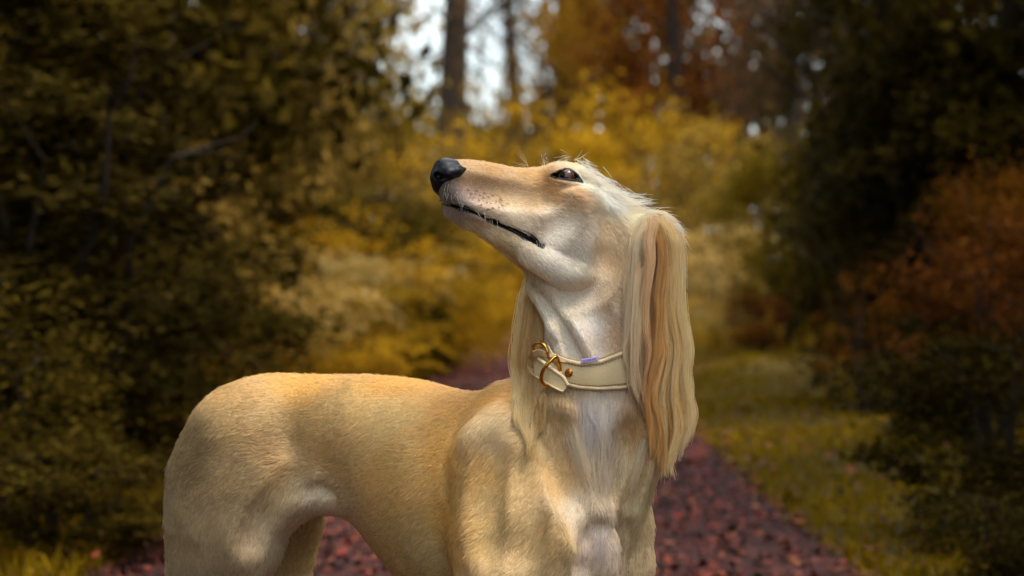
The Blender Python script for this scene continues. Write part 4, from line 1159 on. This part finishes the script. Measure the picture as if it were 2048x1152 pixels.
# mirrored head directions come back to the far side
fm = ((root - HB) @ HW > 0) & (root[:, 2] > .80)
dirv[fm] -= 2 * (dirv[fm] @ HW)[:, None] * HW
tang = unit(dirv - (dirv * nrm).sum(1, keepdims=True) * nrm)
bit = np.cross(nrm, tang)
# gentle swirls
ang = .30 * vnoise(root, 22, 8) + .22 * vnoise(root, 60, 9) + rng.normal(0, .10, n)
tang = tang * np.cos(ang)[:, None] + bit * np.sin(ang)[:, None]
ln = idw(Q, lA, lV[:, None], 4.0)[:, 0] * .74 * (.85 + .65 * rng.random(n)) * (1 + .2 * vnoise(root, 40, 2))
lift = .14 + .06 * vnoise(root, 35, 12) + rng.normal(0, .05, n)
crown = np.clip((ln - .012) / .008, 0, 1)
lift += .14 * crown
stray = rng.random(n) < .03
ln = np.where(stray, ln * rng.uniform(1.1, 1.5, n), ln)
lift = np.clip(lift + np.where(stray, rng.uniform(.05, .30, n), 0), .05, .6)[:, None]
K = 4
P = np.zeros((n, K, 3)); P[:, 0] = root - nrm * .0006
for i in range(1, K):
    u = i / (K - 1)
    P[:, i] = root + tang * (ln * u)[:, None] * (1 - .12 * u) + nrm * (ln * u)[:, None] * lift * (1.15 - .55 * u) + np.array([0, 0, -1]) * (ln * .10 * u * u)[:, None]
# locks: hairs of a cell lean to a common tip
key = np.floor(root / .0058 + .35 * np.stack([vnoise(root, 90, 21), vnoise(root, 90, 22), vnoise(root, 90, 23)], 1)).astype(np.int64)
kk = key[:, 0] * 1000003 + key[:, 1] * 10007 + key[:, 2]
_, inv = np.unique(kk, return_inverse=True)
cnt = np.bincount(inv)
mt = np.stack([np.bincount(inv, P[:, -1, a]) / cnt for a in range(3)], 1)
cl = (.36 * (~stray) * np.clip(ln / .010, .4, 1.15))[:, None]
for i in range(1, K):
    u = i / (K - 1)
    off = (mt[inv] - P[:, -1])
    P[:, i] += off * cl * u ** 1.6
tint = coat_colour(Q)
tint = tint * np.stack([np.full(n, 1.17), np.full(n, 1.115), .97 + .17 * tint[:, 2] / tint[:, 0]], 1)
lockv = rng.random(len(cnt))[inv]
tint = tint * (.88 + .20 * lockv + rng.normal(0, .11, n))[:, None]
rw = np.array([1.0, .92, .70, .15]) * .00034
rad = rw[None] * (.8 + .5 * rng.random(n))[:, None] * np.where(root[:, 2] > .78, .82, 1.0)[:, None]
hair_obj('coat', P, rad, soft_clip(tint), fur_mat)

# ---- the long feathering of the ears
def profile(tab, y):
    t = np.array(tab, float)
    return np.interp(y, t[:, 0], t[:, 1])
def surf_y(px, py, cache={}):
    k = (int(px // 8), int(py // 8))
    if k not in cache:
        p = ray_hit(k[0] * 8 + 4, k[1] * 8 + 4)
        cache[k] = .30 if p is None else float(p[1])
    return cache[k]
def strands(name, nlock, per, start, ends, Lp, Rp, depth, cols, gap=None, seed=1, K=22, width=.00034, label=None, clear=.008, clamp_from=0, wave=2.0):
    rg = np.random.default_rng(seed)
    allp, allr, allt = [], [], []
    for li in range(nlock):
        u0 = (li + rg.random()) / nlock
        ys = start(u0, rg); ye = ends(u0, rg)
        yy = ys + (ye - ys) * (np.linspace(0, 1, K) ** .92)
        amp = rg.uniform(.5, 6.5); ph = rg.uniform(0, 6.28); wl_ = rg.uniform(110, 210)
        layer = rg.normal(0, .011)
        dark = np.array([.78, .72, .62]) * rg.uniform(.85, 1.1) if rg.random() < .16 else rg.uniform(.92, 1.08)
        swirl = rg.normal(0, .055)
        c0 = np.array(cols(u0, rg), float)
        wl2 = rg.uniform(1.6, 7.0)
        for _ in range(per):
            v = rg.normal(0, 1)
            v2 = rg.normal(0, 1)
            y1 = yy + (yy - ys) * (rg.uniform(-.05, .04) - (rg.random() ** 3) * .30) + rg.uniform(-6, 10)
            tt = np.linspace(0, 1, K)
            spread = wl2 * (1 - .78 * tt ** 1.3) * (1 + .0 * tt)
            uu = np.clip(u0 + swirl * tt, .0, 1.0)
            L, Rr = profile(Lp, y1), profile(Rp, y1)
            if gap is not None:
                g = profile(gap, y1); gw = np.interp(y1, [450, 480, 640, 740, 800], [1, 8, 9, 5, 0])
                left = u0 < .42
                x = np.where(left, L + (g - gw - L) * (uu / .42), g + gw + (Rr - g - gw) * ((uu - .42) / .58))
            else:
                x = L + (Rr - L) * uu
            x = x + amp * np.sin(y1 / wl_ * 6.28 + ph) * tt + v * spread + rg.normal(0, 1.2) * tt * 2 + rg.uniform(0, 3.2) * np.sin(y1 / rg.uniform(40, 90) + rg.uniform(0, 6.28)) * tt ** .7
            x = x + wave * np.sin(y1 / 148 * 6.28 + u0 * 4.2) * np.clip((y1 - 520) / 200, 0, 1)
            d = depth(uu, y1, x) + layer + v2 * .0035 * (1 - .5 * tt) - .004 * np.sin(tt * 3.14)
            for i in range(K):
                sd = surf_y(x[i], y1[i])
                if sd < .29 and y1[i] > clamp_from: d[i] = min(d[i], sd - clear - .002 * abs(v2))
            d = np.convolve(np.pad(d, 2, mode='edge'), np.ones(5) / 5, mode='valid')
            s = (CAM_D + d) / CAM_D
            P_ = np.stack([(x - 1024) / PPM * s, d, CAM_Z + (HORIZON - y1) / PPM * s], 1)
            allp.append(P_)
            allr.append(width * np.clip(1.15 - .75 * tt ** 3, .25, 1) * rg.uniform(.7, 1.2))
            allt.append(c0 * dark * rg.uniform(.85, 1.38) * (1 if gap is None else np.array([.80,.74,.66]) if abs(u0 - .42) < .02 else np.array([.90,.86,.80]) if abs(u0 - .42) < .05 else 1))  # strands beside the parting darkened in tint for its shadow
    return hair_obj(name, np.array(allp), np.array(allr), soft_clip(np.array(allt)), ear_mat, label)
def near_cols(u, rg):
    if u < .42:
        a, b = lin((248,228,192)), lin((212,168,116))
        return a + (b - a) * (rg.random() ** 1.5)
    a, b = lin((252,230,176)), lin((222,172,104))
    k = rg.random() ** 1.7
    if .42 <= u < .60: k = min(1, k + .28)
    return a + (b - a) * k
Lp = [(425,1300),(450,1290),(470,1275),(500,1266),(560,1260),(700,1254),(770,1260),(800,1275),(850,1298),(930,1308)]
Rp = [(425,1306),(445,1338),(480,1355),(520,1357),(600,1361),(700,1374),(800,1381),(860,1384),(930,1358)]
gapc = [(440,1310),(470,1313),(520,1319),(560,1313),(600,1306),(650,1308),(700,1311),(740,1302),(800,1296),(930,1312)]
def near_depth(u, y, x):
    return -.122 + .055 * np.clip((x - 1300) / 80, 0, 1) ** 1.5 + .010 * np.clip((470 - y) / 50, 0, 1)
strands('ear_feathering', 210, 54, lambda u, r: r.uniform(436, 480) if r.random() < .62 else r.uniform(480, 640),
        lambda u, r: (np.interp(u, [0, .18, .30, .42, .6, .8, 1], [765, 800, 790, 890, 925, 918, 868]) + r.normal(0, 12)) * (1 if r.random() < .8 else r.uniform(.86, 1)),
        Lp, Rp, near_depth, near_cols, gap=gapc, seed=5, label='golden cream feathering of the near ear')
LpF = [(556,1066),(600,1050),(650,1040),(730,1031),(800,1030),(850,1038),(885,1052)]
RpF = [(556,1080),(600,1092),(650,1100),(700,1099),(780,1090),(850,1078),(885,1066)]
strands('ear_feathering', 80, 80, lambda u, r: r.uniform(548, 600), lambda u, r: np.interp(u, [0, .3, .6, 1], [835, 880, 888, 846]) + r.normal(0, 14),
        LpF, RpF, lambda u, y, x: -.030 + 0 * y - .02 * np.clip((y - 760) / 80, 0, 1), lambda u, rg: (lambda a, b, k: a + (b - a) * k)(lin((252,230,172)), lin((222,178,112)), min(1, rg.random() ** 1.5 + (.35 if u > .75 else 0))),
        seed=9, label='golden cream feathering of the far ear', clamp_from=765)

# ---- wispy hairs of crown, ear root, brow and chest; whiskers
def wisp(spec, seed, name, mat, width, K=9, label=None):
    rg = np.random.default_rng(seed)
    pp, rr, tt_ = [], [], []
    for (x0, y0, x1, y1, x2, y2, sp0, sp2, cnt_, col) in spec:
        for _ in range(cnt_):
            a = np.array([x0, y0]) + rg.normal(0, sp0, 2); c = np.array([x2, y2]) + rg.normal(0, sp2, 2)
            b = np.array([x1, y1]) + (a - (x0, y0)) * .6 + (c - (x2, y2)) * .35
            t = np.linspace(0, 1, K)[:, None]
            e = rg.uniform(.65, 1.0)
            t = t * e
            q = (1 - t)**2 * a + 2 * t * (1 - t) * b + t * t * c
            h = ray_hit(a[0], a[1]); d0 = (h[1] if h is not None else -.04)
            hc_ = ray_hit(q[-1][0], q[-1][1]); d1 = min(d0 - .004, (hc_[1] if hc_ is not None else 9) - .006)
            d = d0 + .001 + (d1 - d0) * np.linspace(0, 1, K) - .004 * np.sin(np.linspace(0, 3.14, K))
            pp.append(np.array([W(q[i][0], q[i][1], d[i]) for i in range(K)]))
            rr.append(width * np.linspace(1, .25, K)); tt_.append(lin(col) * rg.uniform(.72, 1.12))
    return hair_obj(name, np.array(pp), np.array(rr), soft_clip(np.array(tt_)), mat, label)
WHT, GLD, CRM = (252,246,230), (214,170,112), (240,220,180)
wisp([(1265,405,1290,406,1318,404,5,5,26,WHT),(1245,392,1275,398,1300,398,8,8,34,WHT),(1285,425,1320,428,1345,440,6,8,90,WHT),(1300,430,1335,430,1360,460,6,8,110,WHT),
      (1310,436,1350,450,1372,468,6,5,60,WHT),(1320,445,1352,462,1368,500,6,7,90,CRM),(1295,440,1320,460,1330,500,8,12,120,CRM),(1280,440,1290,470,1296,510,9,12,70,(228,192,140)),
      (1298,455,1306,480,1312,520,7,9,110,(206,160,108)),(1278,450,1262,480,1256,560,6,4,50,CRM),(1340,455,1368,510,1368,580,6,5,80,CRM),(1322,440,1356,450,1376,469,3,3,14,CRM),
      (1220,378,1245,386,1262,392,8,8,60,WHT),(1190,352,1215,362,1235,376,8,7,60,WHT),(1160,330,1180,338,1198,350,7,7,60,WHT)], 3, 'crown_hair', ear_mat, .00026)
wisp([(1057,333,1050,316,1037,298,1.5,4,4,CRM),(1052,334,1040,330,1026,326,2,4,4,CRM),(1148,320,1166,312,1182,299,2,3,5,CRM),(1152,322,1168,308,1170,300,2,4,4,CRM),(1090,330,1088,322,1084,316,8,4,14,WHT),(1120,325,1128,316,1140,312,9,4,16,WHT),
      (1010,398,1040,440,1064,466,3,4,3,WHT),(1052,418,1090,440,1122,478,3,4,3,WHT),(985,440,990,470,992,500,6,6,5,CRM),(1078,470,1092,540,1104,590,4,5,4,WHT),(1080,478,1110,520,1132,560,3,5,3,WHT),
      (905,388,898,400,900,412,9,6,6,CRM),(930,400,935,418,932,434,12,8,6,WHT),(960,412,968,436,966,456,12,8,5,WHT),(1000,385,1012,400,1018,420,8,6,8,CRM),(1140,500,1160,530,1180,560,4,5,2,CRM),(1110,560,1108,590,1106,640,4,5,2,CRM),
      (1020,440,1040,460,1060,480,8,8,6,WHT)], 4, 'whisker', ear_mat, .00017)
DKB = (120,98,90)
wisp([(x_, y_, x_ + 2, y_ + 2, x_ + 6, y_ + 4, .8, .8, 2, DKB) for x_, y_ in ((935,379),(942,385),(951,380),(958,389),(967,384),(947,394),(956,399),(966,395),(975,392),(984,390),(972,403),(962,408),(981,405),(990,401),(999,398),(985,415),(995,412),(1004,409),(1012,405),(975,416))], 14, 'whisker_spots', ear_mat, .0005)
wisp([(1190,800,1190,850,1192,910,20,22,190,(236,226,220)),(1200,900,1205,960,1210,1020,24,18,120,(222,206,182)),(1205,1060,1204,1100,1202,1140,12,16,60,(226,210,204)),(625,984,620,994,617,1004,20,14,60,(206,188,160)),
      (585,1004,575,1018,566,1032,14,12,60,(196,176,146)),(1140,860,1160,920,1180,980,8,10,140,(234,214,180)),(1290,880,1275,930,1258,990,6,8,110,(232,212,176))], 6, 'chest_hair', fur_mat, .00026)

# ---- small parts: nose, eyes, lids, lips
def tube(pts, rad, closed=False, seg=8, sub=5):
    P_ = [np.asarray(p, float) for p in pts]; n0 = len(P_)
    out, ro = [], []
    rng_ = n0 if closed else n0 - 1
    for i in range(rng_):
        g = lambda j: P_[j % n0] if closed else P_[min(max(j, 0), n0 - 1)]
        gr = lambda j: rad[j % n0] if closed else rad[min(max(j, 0), n0 - 1)]
        for s in range(sub):
            t = s / sub
            a, b, c, d = g(i-1), g(i), g(i+1), g(i+2)
            out.append(.5 * ((2*b) + (c-a)*t + (2*a-5*b+4*c-d)*t*t + (3*b-a-3*c+d)*t**3)); ro.append(gr(i) * (1-t) + gr(i+1) * t)
    if not closed: out.append(P_[-1]); ro.append(rad[-1])
    out = np.array(out); m = len(out)
    V_, F_ = [], []
    ref = np.array([0.03, -1, .02])
    for i in range(m):
        tn = unit(out[(i+1) % m if closed else min(i+1, m-1)] - out[(i-1) % m if closed else max(i-1, 0)])
        a = unit(np.cross(tn, ref)); b = np.cross(tn, a)
        for s in range(seg):
            th = 2 * math.pi * s / seg
            V_.append(out[i] + ro[i] * (math.cos(th) * a + math.sin(th) * b))
    for i in range(m if closed else m - 1):
        for s in range(seg):
            j = (i + 1) % m
            F_.append((i*seg+s, i*seg+(s+1) % seg, j*seg+(s+1) % seg, j*seg+s))
    if not closed:
        F_.append(tuple(range(seg))[::-1]); F_.append(tuple((m-1)*seg+s for s in range(seg)))
    return np.array(V_), F_
nose_mat, n_, l_, b_ = new_mat('nose_leather')
b_.inputs['Base Color'].default_value = (.0035, .0035, .006, 1); b_.inputs['Roughness'].default_value = .36
b_.inputs['Specular IOR Level'].default_value = .28
vo = n_.new('ShaderNodeTexVoronoi'); vo.inputs['Scale'].default_value = 700
bm_ = n_.new('ShaderNodeBump'); bm_.inputs['Strength'].default_value = .35; bm_.inputs['Distance'].default_value = .0006
tc_ = n_.new('ShaderNodeTexCoord'); l_.new(tc_.outputs['Object'], vo.inputs['Vector']); l_.new(vo.outputs['Distance'], bm_.inputs['Height']); l_.new(bm_.outputs[0], b_.inputs['Normal'])
on_dog(mesh_obj('nose', NV.astype(float), NQ.astype(np.int32), nose_mat, smooth=True))
lip_mat, n_, l_, b_ = new_mat('lip_skin')
b_.inputs['Base Color'].default_value = (.006, .004, .005, 1); b_.inputs['Roughness'].default_value = .5
def off_near(p, e): return p + np.array([0, -e, 0])
for side in (0, 1):
    fx = (lambda L: [mirror_head(np.array([p]))[0] for p in L]) if side else (lambda L: L)
    v, f = tube(fx([off_near(pre[p], -.0010) for p in LID]), [.0007,.0010,.0014,.0016,.0015,.0013,.0008,.0010,.0010,.0010,.0010], closed=True)
    on_dog(mesh_obj('eyelid', v, f, lip_mat, smooth=True))
    v, f = tube(fx([off_near(pre[p], -.0008) for p in LIP_UP]), [.0008,.0013,.0013,.0010,.0009,.0012,.0013,.0005])
    on_dog(mesh_obj('lip', v, f, lip_mat, smooth=True))
    v, f = tube(fx([off_near(pre[p], -.0008) for p in LIP_LO]), [.0008,.0012,.0011,.0009,.0008,.0010,.0011,.0005])
    on_dog(mesh_obj('lip', v, f, lip_mat, smooth=True))
    # eyeball
    surf = pre[(1135,351)]
    out_n = unit(-HW * .93 + HV * .15 + HU * .30)
    ctr_ = surf - out_n * .0125
    look = unit(np.array([-.30, -1.0, .10]))
    if side:
        ctr_ = mirror_head(np.array([ctr_]))[0]; look = unit(look - 2 * (look @ HW) * HW)
    bmx = bmesh.new(); bmesh.ops.create_uvsphere(bmx, u_segments=48, v_segments=32, radius=.0118)
    rot = Vector(look).to_track_quat('Z', 'Y').to_matrix().to_4x4()
    em = bpy.data.meshes.new('eyeball'); bmx.to_mesh(em); bmx.free()
    zc = np.zeros(len(em.vertices) * 3); em.vertices.foreach_get('co', zc); zc = zc.reshape(-1, 3)
    eye_mat, n_, l_, b_ = new_mat('eye_surface')
    tcn = n_.new('ShaderNodeTexCoord'); sx = n_.new('ShaderNodeSeparateXYZ'); l_.new(tcn.outputs['Object'], sx.inputs[0])
    rp = n_.new('ShaderNodeValToRGB'); mr = n_.new('ShaderNodeMapRange')
    mr.inputs[1].default_value = .0060; mr.inputs[2].default_value = .0118
    l_.new(sx.outputs['Z'], mr.inputs[0]); l_.new(mr.outputs[0], rp.inputs[0])
    e = rp.color_ramp.elements
    e[0].position = 0; e[0].color = (.03, .015, .01, 1)
    e[1].position = 1; e[1].color = (.002, .002, .003, 1)
    for pos, c in ((.30, (.05,.022,.014,1)), (.42, (.10,.034,.014,1)), (.70, (.16,.055,.02,1)), (.80, (.05,.016,.008,1)), (.84, (.002,.002,.003,1))):
        x = e.new(pos); x.color = c
    l_.new(rp.outputs[0], b_.inputs['Base Color'])
    b_.inputs['Roughness'].default_value = .08; b_.inputs['Specular IOR Level'].default_value = .45
    b_.inputs['Coat Weight'].default_value = .35; b_.inputs['Coat Roughness'].default_value = .02
    em.materials.append(eye_mat)
    em.polygons.foreach_set('use_smooth', np.ones(len(em.polygons), dtype=bool))
    eo = bpy.data.objects.new('eyeball', em); COL.objects.link(eo)
    eo.parent = dog; eo.matrix_parent_inverse = DOGM.copy()
    eo.matrix_basis = Matrix.Translation(Vector(ctr_)) @ rot
# ------------------------------------------------------------------ the collar (its own thing, worn by the dog)
leather, n_, l_, b_ = new_mat('cream_leather')
b_.inputs['Base Color'].default_value = lin4((208,184,138)); b_.inputs['Roughness'].default_value = .48
vo = n_.new('ShaderNodeTexVoronoi'); vo.inputs['Scale'].default_value = 420
bp = n_.new('ShaderNodeBump'); bp.inputs['Strength'].default_value = .35; bp.inputs['Distance'].default_value = .0006
tcx = n_.new('ShaderNodeTexCoord'); l_.new(tcx.outputs['Object'], vo.inputs['Vector']); l_.new(vo.outputs['Distance'], bp.inputs['Height']); l_.new(bp.outputs[0], b_.inputs['Normal'])
def flat_mat(name, c, rough=.6, metal=0, sc=0):
    m, n, l, b = new_mat(name)
    b.inputs['Roughness'].default_value = rough; b.inputs['Metallic'].default_value = metal
    t = n.new('ShaderNodeTexCoord'); x = n.new('ShaderNodeTexNoise'); x.inputs['Scale'].default_value = 160; x.inputs['Detail'].default_value = 3
    r = n.new('ShaderNodeValToRGB'); k = lin4(c)
    r.color_ramp.elements[0].position = .3; r.color_ramp.elements[0].color = (k[0]*.78, k[1]*.76, k[2]*.74, 1); r.color_ramp.elements[1].position = .7; r.color_ramp.elements[1].color = k
    l.new(t.outputs['Object'], x.inputs['Vector']); l.new(x.outputs['Fac'], r.inputs[0]); l.new(r.outputs[0], b.inputs['Base Color'])
    return m
piping_m = flat_mat('piping_leather', (226,202,158), .45)
suede_m = flat_mat('tan_suede', (164,128,84), .9)
brass_m = flat_mat('brass', (214,160,60), .22, 1.0)
thread_m = flat_mat('brown_thread', (104,80,52), .8)
tag_m = flat_mat('lilac_label', (196,182,240), .7)
ink_m = flat_mat('violet_ink', (72,58,140), .7)

CX, CRX, CDC, CRY = 1208.0, 131.0, -.050, .071
collar = empty('dog_collar', tuple(W(CX, 745, CDC)))
tag(collar, 'wide cream leather collar with brass buckle around the dog\'s neck', 'collar')
bpy.context.view_layer.update()
COLM = collar.matrix_world.inverted()
def on_collar(o, par=None):
    o.parent = par or collar
    o.matrix_parent_inverse = COLM.copy()
    return o
AXC = np.array([(CX - 1024) / PPM, CDC])
PHS = np.linspace(0, 2*math.pi, 65)[:-1]
def ring_rows(phi):
    xt = CX + CRX * math.cos(phi)
    t, b = np.interp(xt, CTX, CTT), np.interp(xt, CTX, CTB)
    if math.sin(phi) < 0:
        e = (xt - 1077) / 262.0; w = min(1, abs(math.sin(phi)) * 2)
        t = t * (1 - w) + (698 - 44 * e) * w; b = b * (1 - w) + (748 + 4 * e) * w
    return t, b
def fit_radius():
    """distance from the collar's axis to the neck, all round"""
    out = []
    for ph in PHS:
        t, b = ring_rows(ph); best = 0
        u = np.array([math.cos(ph), -math.sin(ph)])
        rs = np.arange(.115, .03, -.001)
        for v in (.1, .5, .9):
            y = t + (b - t) * v
            d = CDC - .08 * math.sin(ph)
            z = CAM_Z + (HORIZON - y) / PPM * (CAM_D + d) / CAM_D
            q = np.stack([AXC[0] + rs * u[0], AXC[1] + rs * u[1], rs * 0 + z], 1)
            n = np.nonzero(field_at(q) < 0)[0]
            # ignore the hanging ear leathers: take the surface nearest the axis
            inside = field_at(q) < 0
            k = len(rs) - 1
            while k > 0 and inside[k]: k -= 1
            best = max(best, rs[k])
        out.append(best)
    r = np.array(out)
    for _ in range(3): r = np.maximum((np.roll(r, 1) + r + np.roll(r, -1)) / 3, r * .0 + (np.roll(r, 1) + r + np.roll(r, -1)) / 3)
    return np.clip(r, .055, .092) + .0035
RAD = fit_radius()
print('COLLAR', np.round(RAD[::4], 3))
def ring_pt(phi, v, out=0.0):
    """phi: 0 right .. pi left through the front; v 0 top edge, 1 bottom edge"""
    phi = phi % (2 * math.pi)
    r = np.interp(phi, np.append(PHS, 2*math.pi), np.append(RAD, RAD[0])) + out
    x, d = AXC[0] + r * math.cos(phi), AXC[1] - r * math.sin(phi)
    xt = 1024 + x * PPM * CAM_D / (CAM_D + d)
    t, b = np.interp(xt, CTX, CTT), np.interp(xt, CTX, CTB)
    if math.sin(phi) < 0:
        e = (xt - 1077) / 262.0; w = min(1, abs(math.sin(phi)) * 2)
        t = t * (1 - w) + (698 - 44 * e) * w; b = b * (1 - w) + (748 + 4 * e) * w
    y = t + (b - t) * v
    return np.array([x, d, CAM_Z + (HORIZON - y) / PPM * (CAM_D + d) / CAM_D])
_ph = np.linspace(.02, math.pi - .02, 200)
_rp = np.array([ring_pt(p, .5, .0045) for p in _ph])
_rx = 1024 + _rp[:, 0] * PPM * CAM_D / (CAM_D + _rp[:, 1])
_o = np.argsort(_rx)
def cd(px, off=0.0):
    """depth of the collar's face in column px (its left end continued straight)"""
    return float(np.interp(px, _rx[_o], _rp[_o, 1])) - off
NSG = 128
def band(name, v0, v1, o0, o1, mat, nv=7, a0=0, a1=2*math.pi):
    V, F = [], []
    closed = abs(a1 - a0 - 2*math.pi) < 1e-6
    m = NSG if closed else NSG + 1
    prof = [(v0 + (v1 - v0) * i / (nv - 1), o1) for i in range(nv)] + [(v1 - (v1 - v0) * i / (nv - 1), o0) for i in range(nv)]
    for i in range(m):
        ph = a0 + (a1 - a0) * i / NSG
        for v, o_ in prof:
            bulge = .0012 * math.sin(math.pi * min(max((v - v0) / (v1 - v0), 0), 1)) if o_ == o1 else 0
            V.append(ring_pt(ph, v, o_ + bulge))
    k = len(prof)
    for i in range(m if closed else m - 1):
        for s in range(k):
            j = (i + 1) % m
            F.append((i*k+s, i*k+(s+1) % k, j*k+(s+1) % k, j*k+s))
    return on_collar(mesh_obj(name, np.array(V), F, mat, smooth=True))
band('band', .04, .96, .0005, .0040, leather)
def fillet(name, v, out, r, mat):
    pts = [ring_pt(2*math.pi*i/64, v, out) for i in range(64)]
    vv, ff = tube(pts, [r]*64, closed=True, seg=10, sub=2)
    return on_collar(mesh_obj(name, vv, ff, mat, smooth=True))
fillet('piping', .055, .0036, .0026, piping_m)
fillet('piping', .955, .0036, .0021, piping_m)
band('padding', -.07, .90, -.0022, .0014, suede_m)
# stitches beside both fillets
V, F = [], []
for v in (.155, .865):
    for i in range(150):
        p0, p1 = ring_pt(2*math.pi*i/150, v, .0052), ring_pt(2*math.pi*(i+.58)/150, v, .0052)
        a, f = tube([p0, (p0+p1)/2 + .0002*unit(p0 - W(CX,745,CDC)), p1], [.00045, .0006, .00045], seg=5, sub=1)
        b0_ = len(V); V += list(a); F += [tuple(x + b0_ for x in q) for q in f]
on_collar(tag(mesh_obj('stitching', np.array(V), F, thread_m), kind='stuff'))

def slab(name, top, bot, dep, thick, mat, par=None, sub=4, rim=None):
    """curved strap between two pixel outlines, dep: depth at each station"""
    top, bot, dep = [np.array(a, float) for a in (top, bot, dep)]
    n = len(top); tt = np.linspace(0, n - 1, (n - 1) * sub + 1)
    ip = lambda a: np.stack([np.interp(tt, range(n), a[:, k]) for k in range(a.shape[1])], 1) if a.ndim > 1 else np.interp(tt, range(n), a)
    T_, B_, D_ = ip(top), ip(bot), ip(dep)
    V, F = [], []; cols = 6
    sh = [0, .12, .4, .6, .88, 1]
    for i in range(len(tt)):
        for lay in (0, 1):
            for j, s in enumerate(sh):
                q = T_[i] + (B_[i] - T_[i]) * s
                rnd = 0 if 0 < j < 5 else thick * .35
                V.append(W(q[0], q[1], D_[i] + (thick if lay else rnd)))
    k = 2 * cols; ring = list(range(cols)) + [cols + c for c in range(cols)][::-1]
    for i in range(len(tt) - 1):
        for a in range(k):
            p, q = ring[a], ring[(a+1) % k]
            F.append((i*k+p, i*k+q, (i+1)*k+q, (i+1)*k+p))
    F.append(tuple(ring)); F.append(tuple((len(tt)-1)*k + c for c in ring[::-1]))
    o = on_collar(mesh_obj(name, np.array(V), F, mat, smooth=False))
    return o
tongue_t = [(1070,713),(1084,723),(1101,736),(1118,748),(1128,757),(1136,771)]
tongue_b = [(1068,751),(1082,761),(1096,769),(1108,776),(1118,781),(1126,784)]
dpt = [cd(1092,.004), cd(1098,.009), cd(1106,.012), cd(1116,.012), cd(1124,.011), cd(1134,.010)]
st = slab('strap_end', tongue_t, tongue_b, dpt, .0034, leather)
vv, ff = tube([W(a, b, d - .0004) for (a, b), d in zip(tongue_t, dpt)], [.0022]*6, seg=8)
on_collar(mesh_obj('piping', vv, ff, piping_m, smooth=True), )
vv, ff = tube([W(a, b - 1, d - .0004) for (a, b), d in zip(tongue_b, dpt)], [.0012]*6, seg=8)
on_collar(mesh_obj('piping', vv, ff, piping_m, smooth=True))
slab('second_strap', [(1076,706),(1092,716),(1106,727),(1124,744)], [(1074,716),(1088,728),(1102,740),(1120,752)], [cd(1092,.0), cd(1098,.004), cd(1106,.006), cd(1118,.005)], .003, piping_m)
slab('keeper', [(1096,711),(1088,702),(1076,698),(1064,702),(1055,715),(1053,730),(1057,744),(1066,752)],
     [(1092,716),(1085,713),(1078,713),(1070,717),(1066,725),(1066,736),(1068,746),(1073,753)], [cd(1098,.012), cd(1096,.014), cd(1094,.013), cd(1092,.012), cd(1088,.008), cd(1088,.006), cd(1090,.008), cd(1092,.010)], .003, suede_m)
slab('loop_strap', [(1088,688),(1098,692),(1106,706),(1118,712),(1134,719)], [(1092,700),(1095,704),(1100,716),(1112,723),(1132,726)], [cd(1092,.0), cd(1098,.004), cd(1104,.006), cd(1112,.006), cd(1130,.003)], .0028, piping_m)
RB = [(1117,723),(1112,714),(1102,721),(1091,733),(1084,747),(1083,761),(1090,771),(1100,773),(1112,765),(1120,745)]
RD = [cd(1112, o_) for o_ in (.010,.015,.018,.018,.016,.014,.010,.004,.002,.004)]
vv, ff = tube([W(a, b, d) for (a, b), d in zip(RB, RD)], [.0023]*10, closed=True, seg=10)
on_collar(mesh_obj('buckle', vv, ff, brass_m, smooth=True))
R2 = [(1067,693),(1074,686),(1085,688),(1093,697),(1095,709),(1088,712),(1076,706),(1069,700)]
vv, ff = tube([W(a, b, d) for (a, b), d in zip(R2, [cd(1096, o_) for o_ in (0,.004,.010,.012,.012,.006,0,-.002)])], [.0020]*8, closed=True, seg=10)
on_collar(mesh_obj('ring', vv, ff, brass_m, smooth=True))
# rivet
bmx = bmesh.new(); bmesh.ops.create_uvsphere(bmx, u_segments=20, v_segments=12, radius=.0052)
rm = bpy.data.meshes.new('rivet'); bmx.to_mesh(rm); bmx.free(); rm.materials.append(flat_mat('old_brass', (170,112,44), .3, 1.0)); rm.polygons.foreach_set('use_smooth', np.ones(len(rm.polygons), dtype=bool))
ro = bpy.data.objects.new('rivet', rm); COL.objects.link(ro); ro.parent = collar; ro.matrix_parent_inverse = COLM.copy()
phr = float(_ph[np.argmin(np.abs(_rx - 1138))])
rp_ = ring_pt(phr, .50, .0052); rnn = unit(rp_ - ring_pt(phr, .50, 0))
ro.matrix_basis = Matrix.Translation(Vector(rp_)) @ Vector(rnn).to_track_quat('Z', 'Y').to_matrix().to_4x4() @ Matrix.Diagonal((1, 1, .55, 1))
# woven label sewn into the upper edge
lt = [(1161,719),(1172,717),(1184,715),(1197,712)]; lb = [(1162,727),(1173,726),(1185,724),(1198,720)]
slab('label_tag', lt, lb, [cd(a, .0032) for a, _ in lt], .0012, tag_m)
V, F = [], []
for i, (x, hgt, w_) in enumerate(((1168,4,1.4),(1171,2.5,1.2),(1174,4,1.2),(1178,3.6,1.6),(1181,4,1.2),(1185,2.6,1.3),(1188,4,1.4),(1191,3,1.3))):
    yc = 722.6 - (x - 1168) * .21
    b0_ = len(V)
    for dx, dy in ((-w_/2,-hgt/2),(w_/2,-hgt/2),(w_/2,hgt/2),(-w_/2,hgt/2)):
        V.append(W(x + dx, yc + dy, cd(x + dx, .0042)))
    F.append((b0_, b0_+1, b0_+2, b0_+3))
on_collar(mesh_obj('print', np.array(V), F, ink_m))
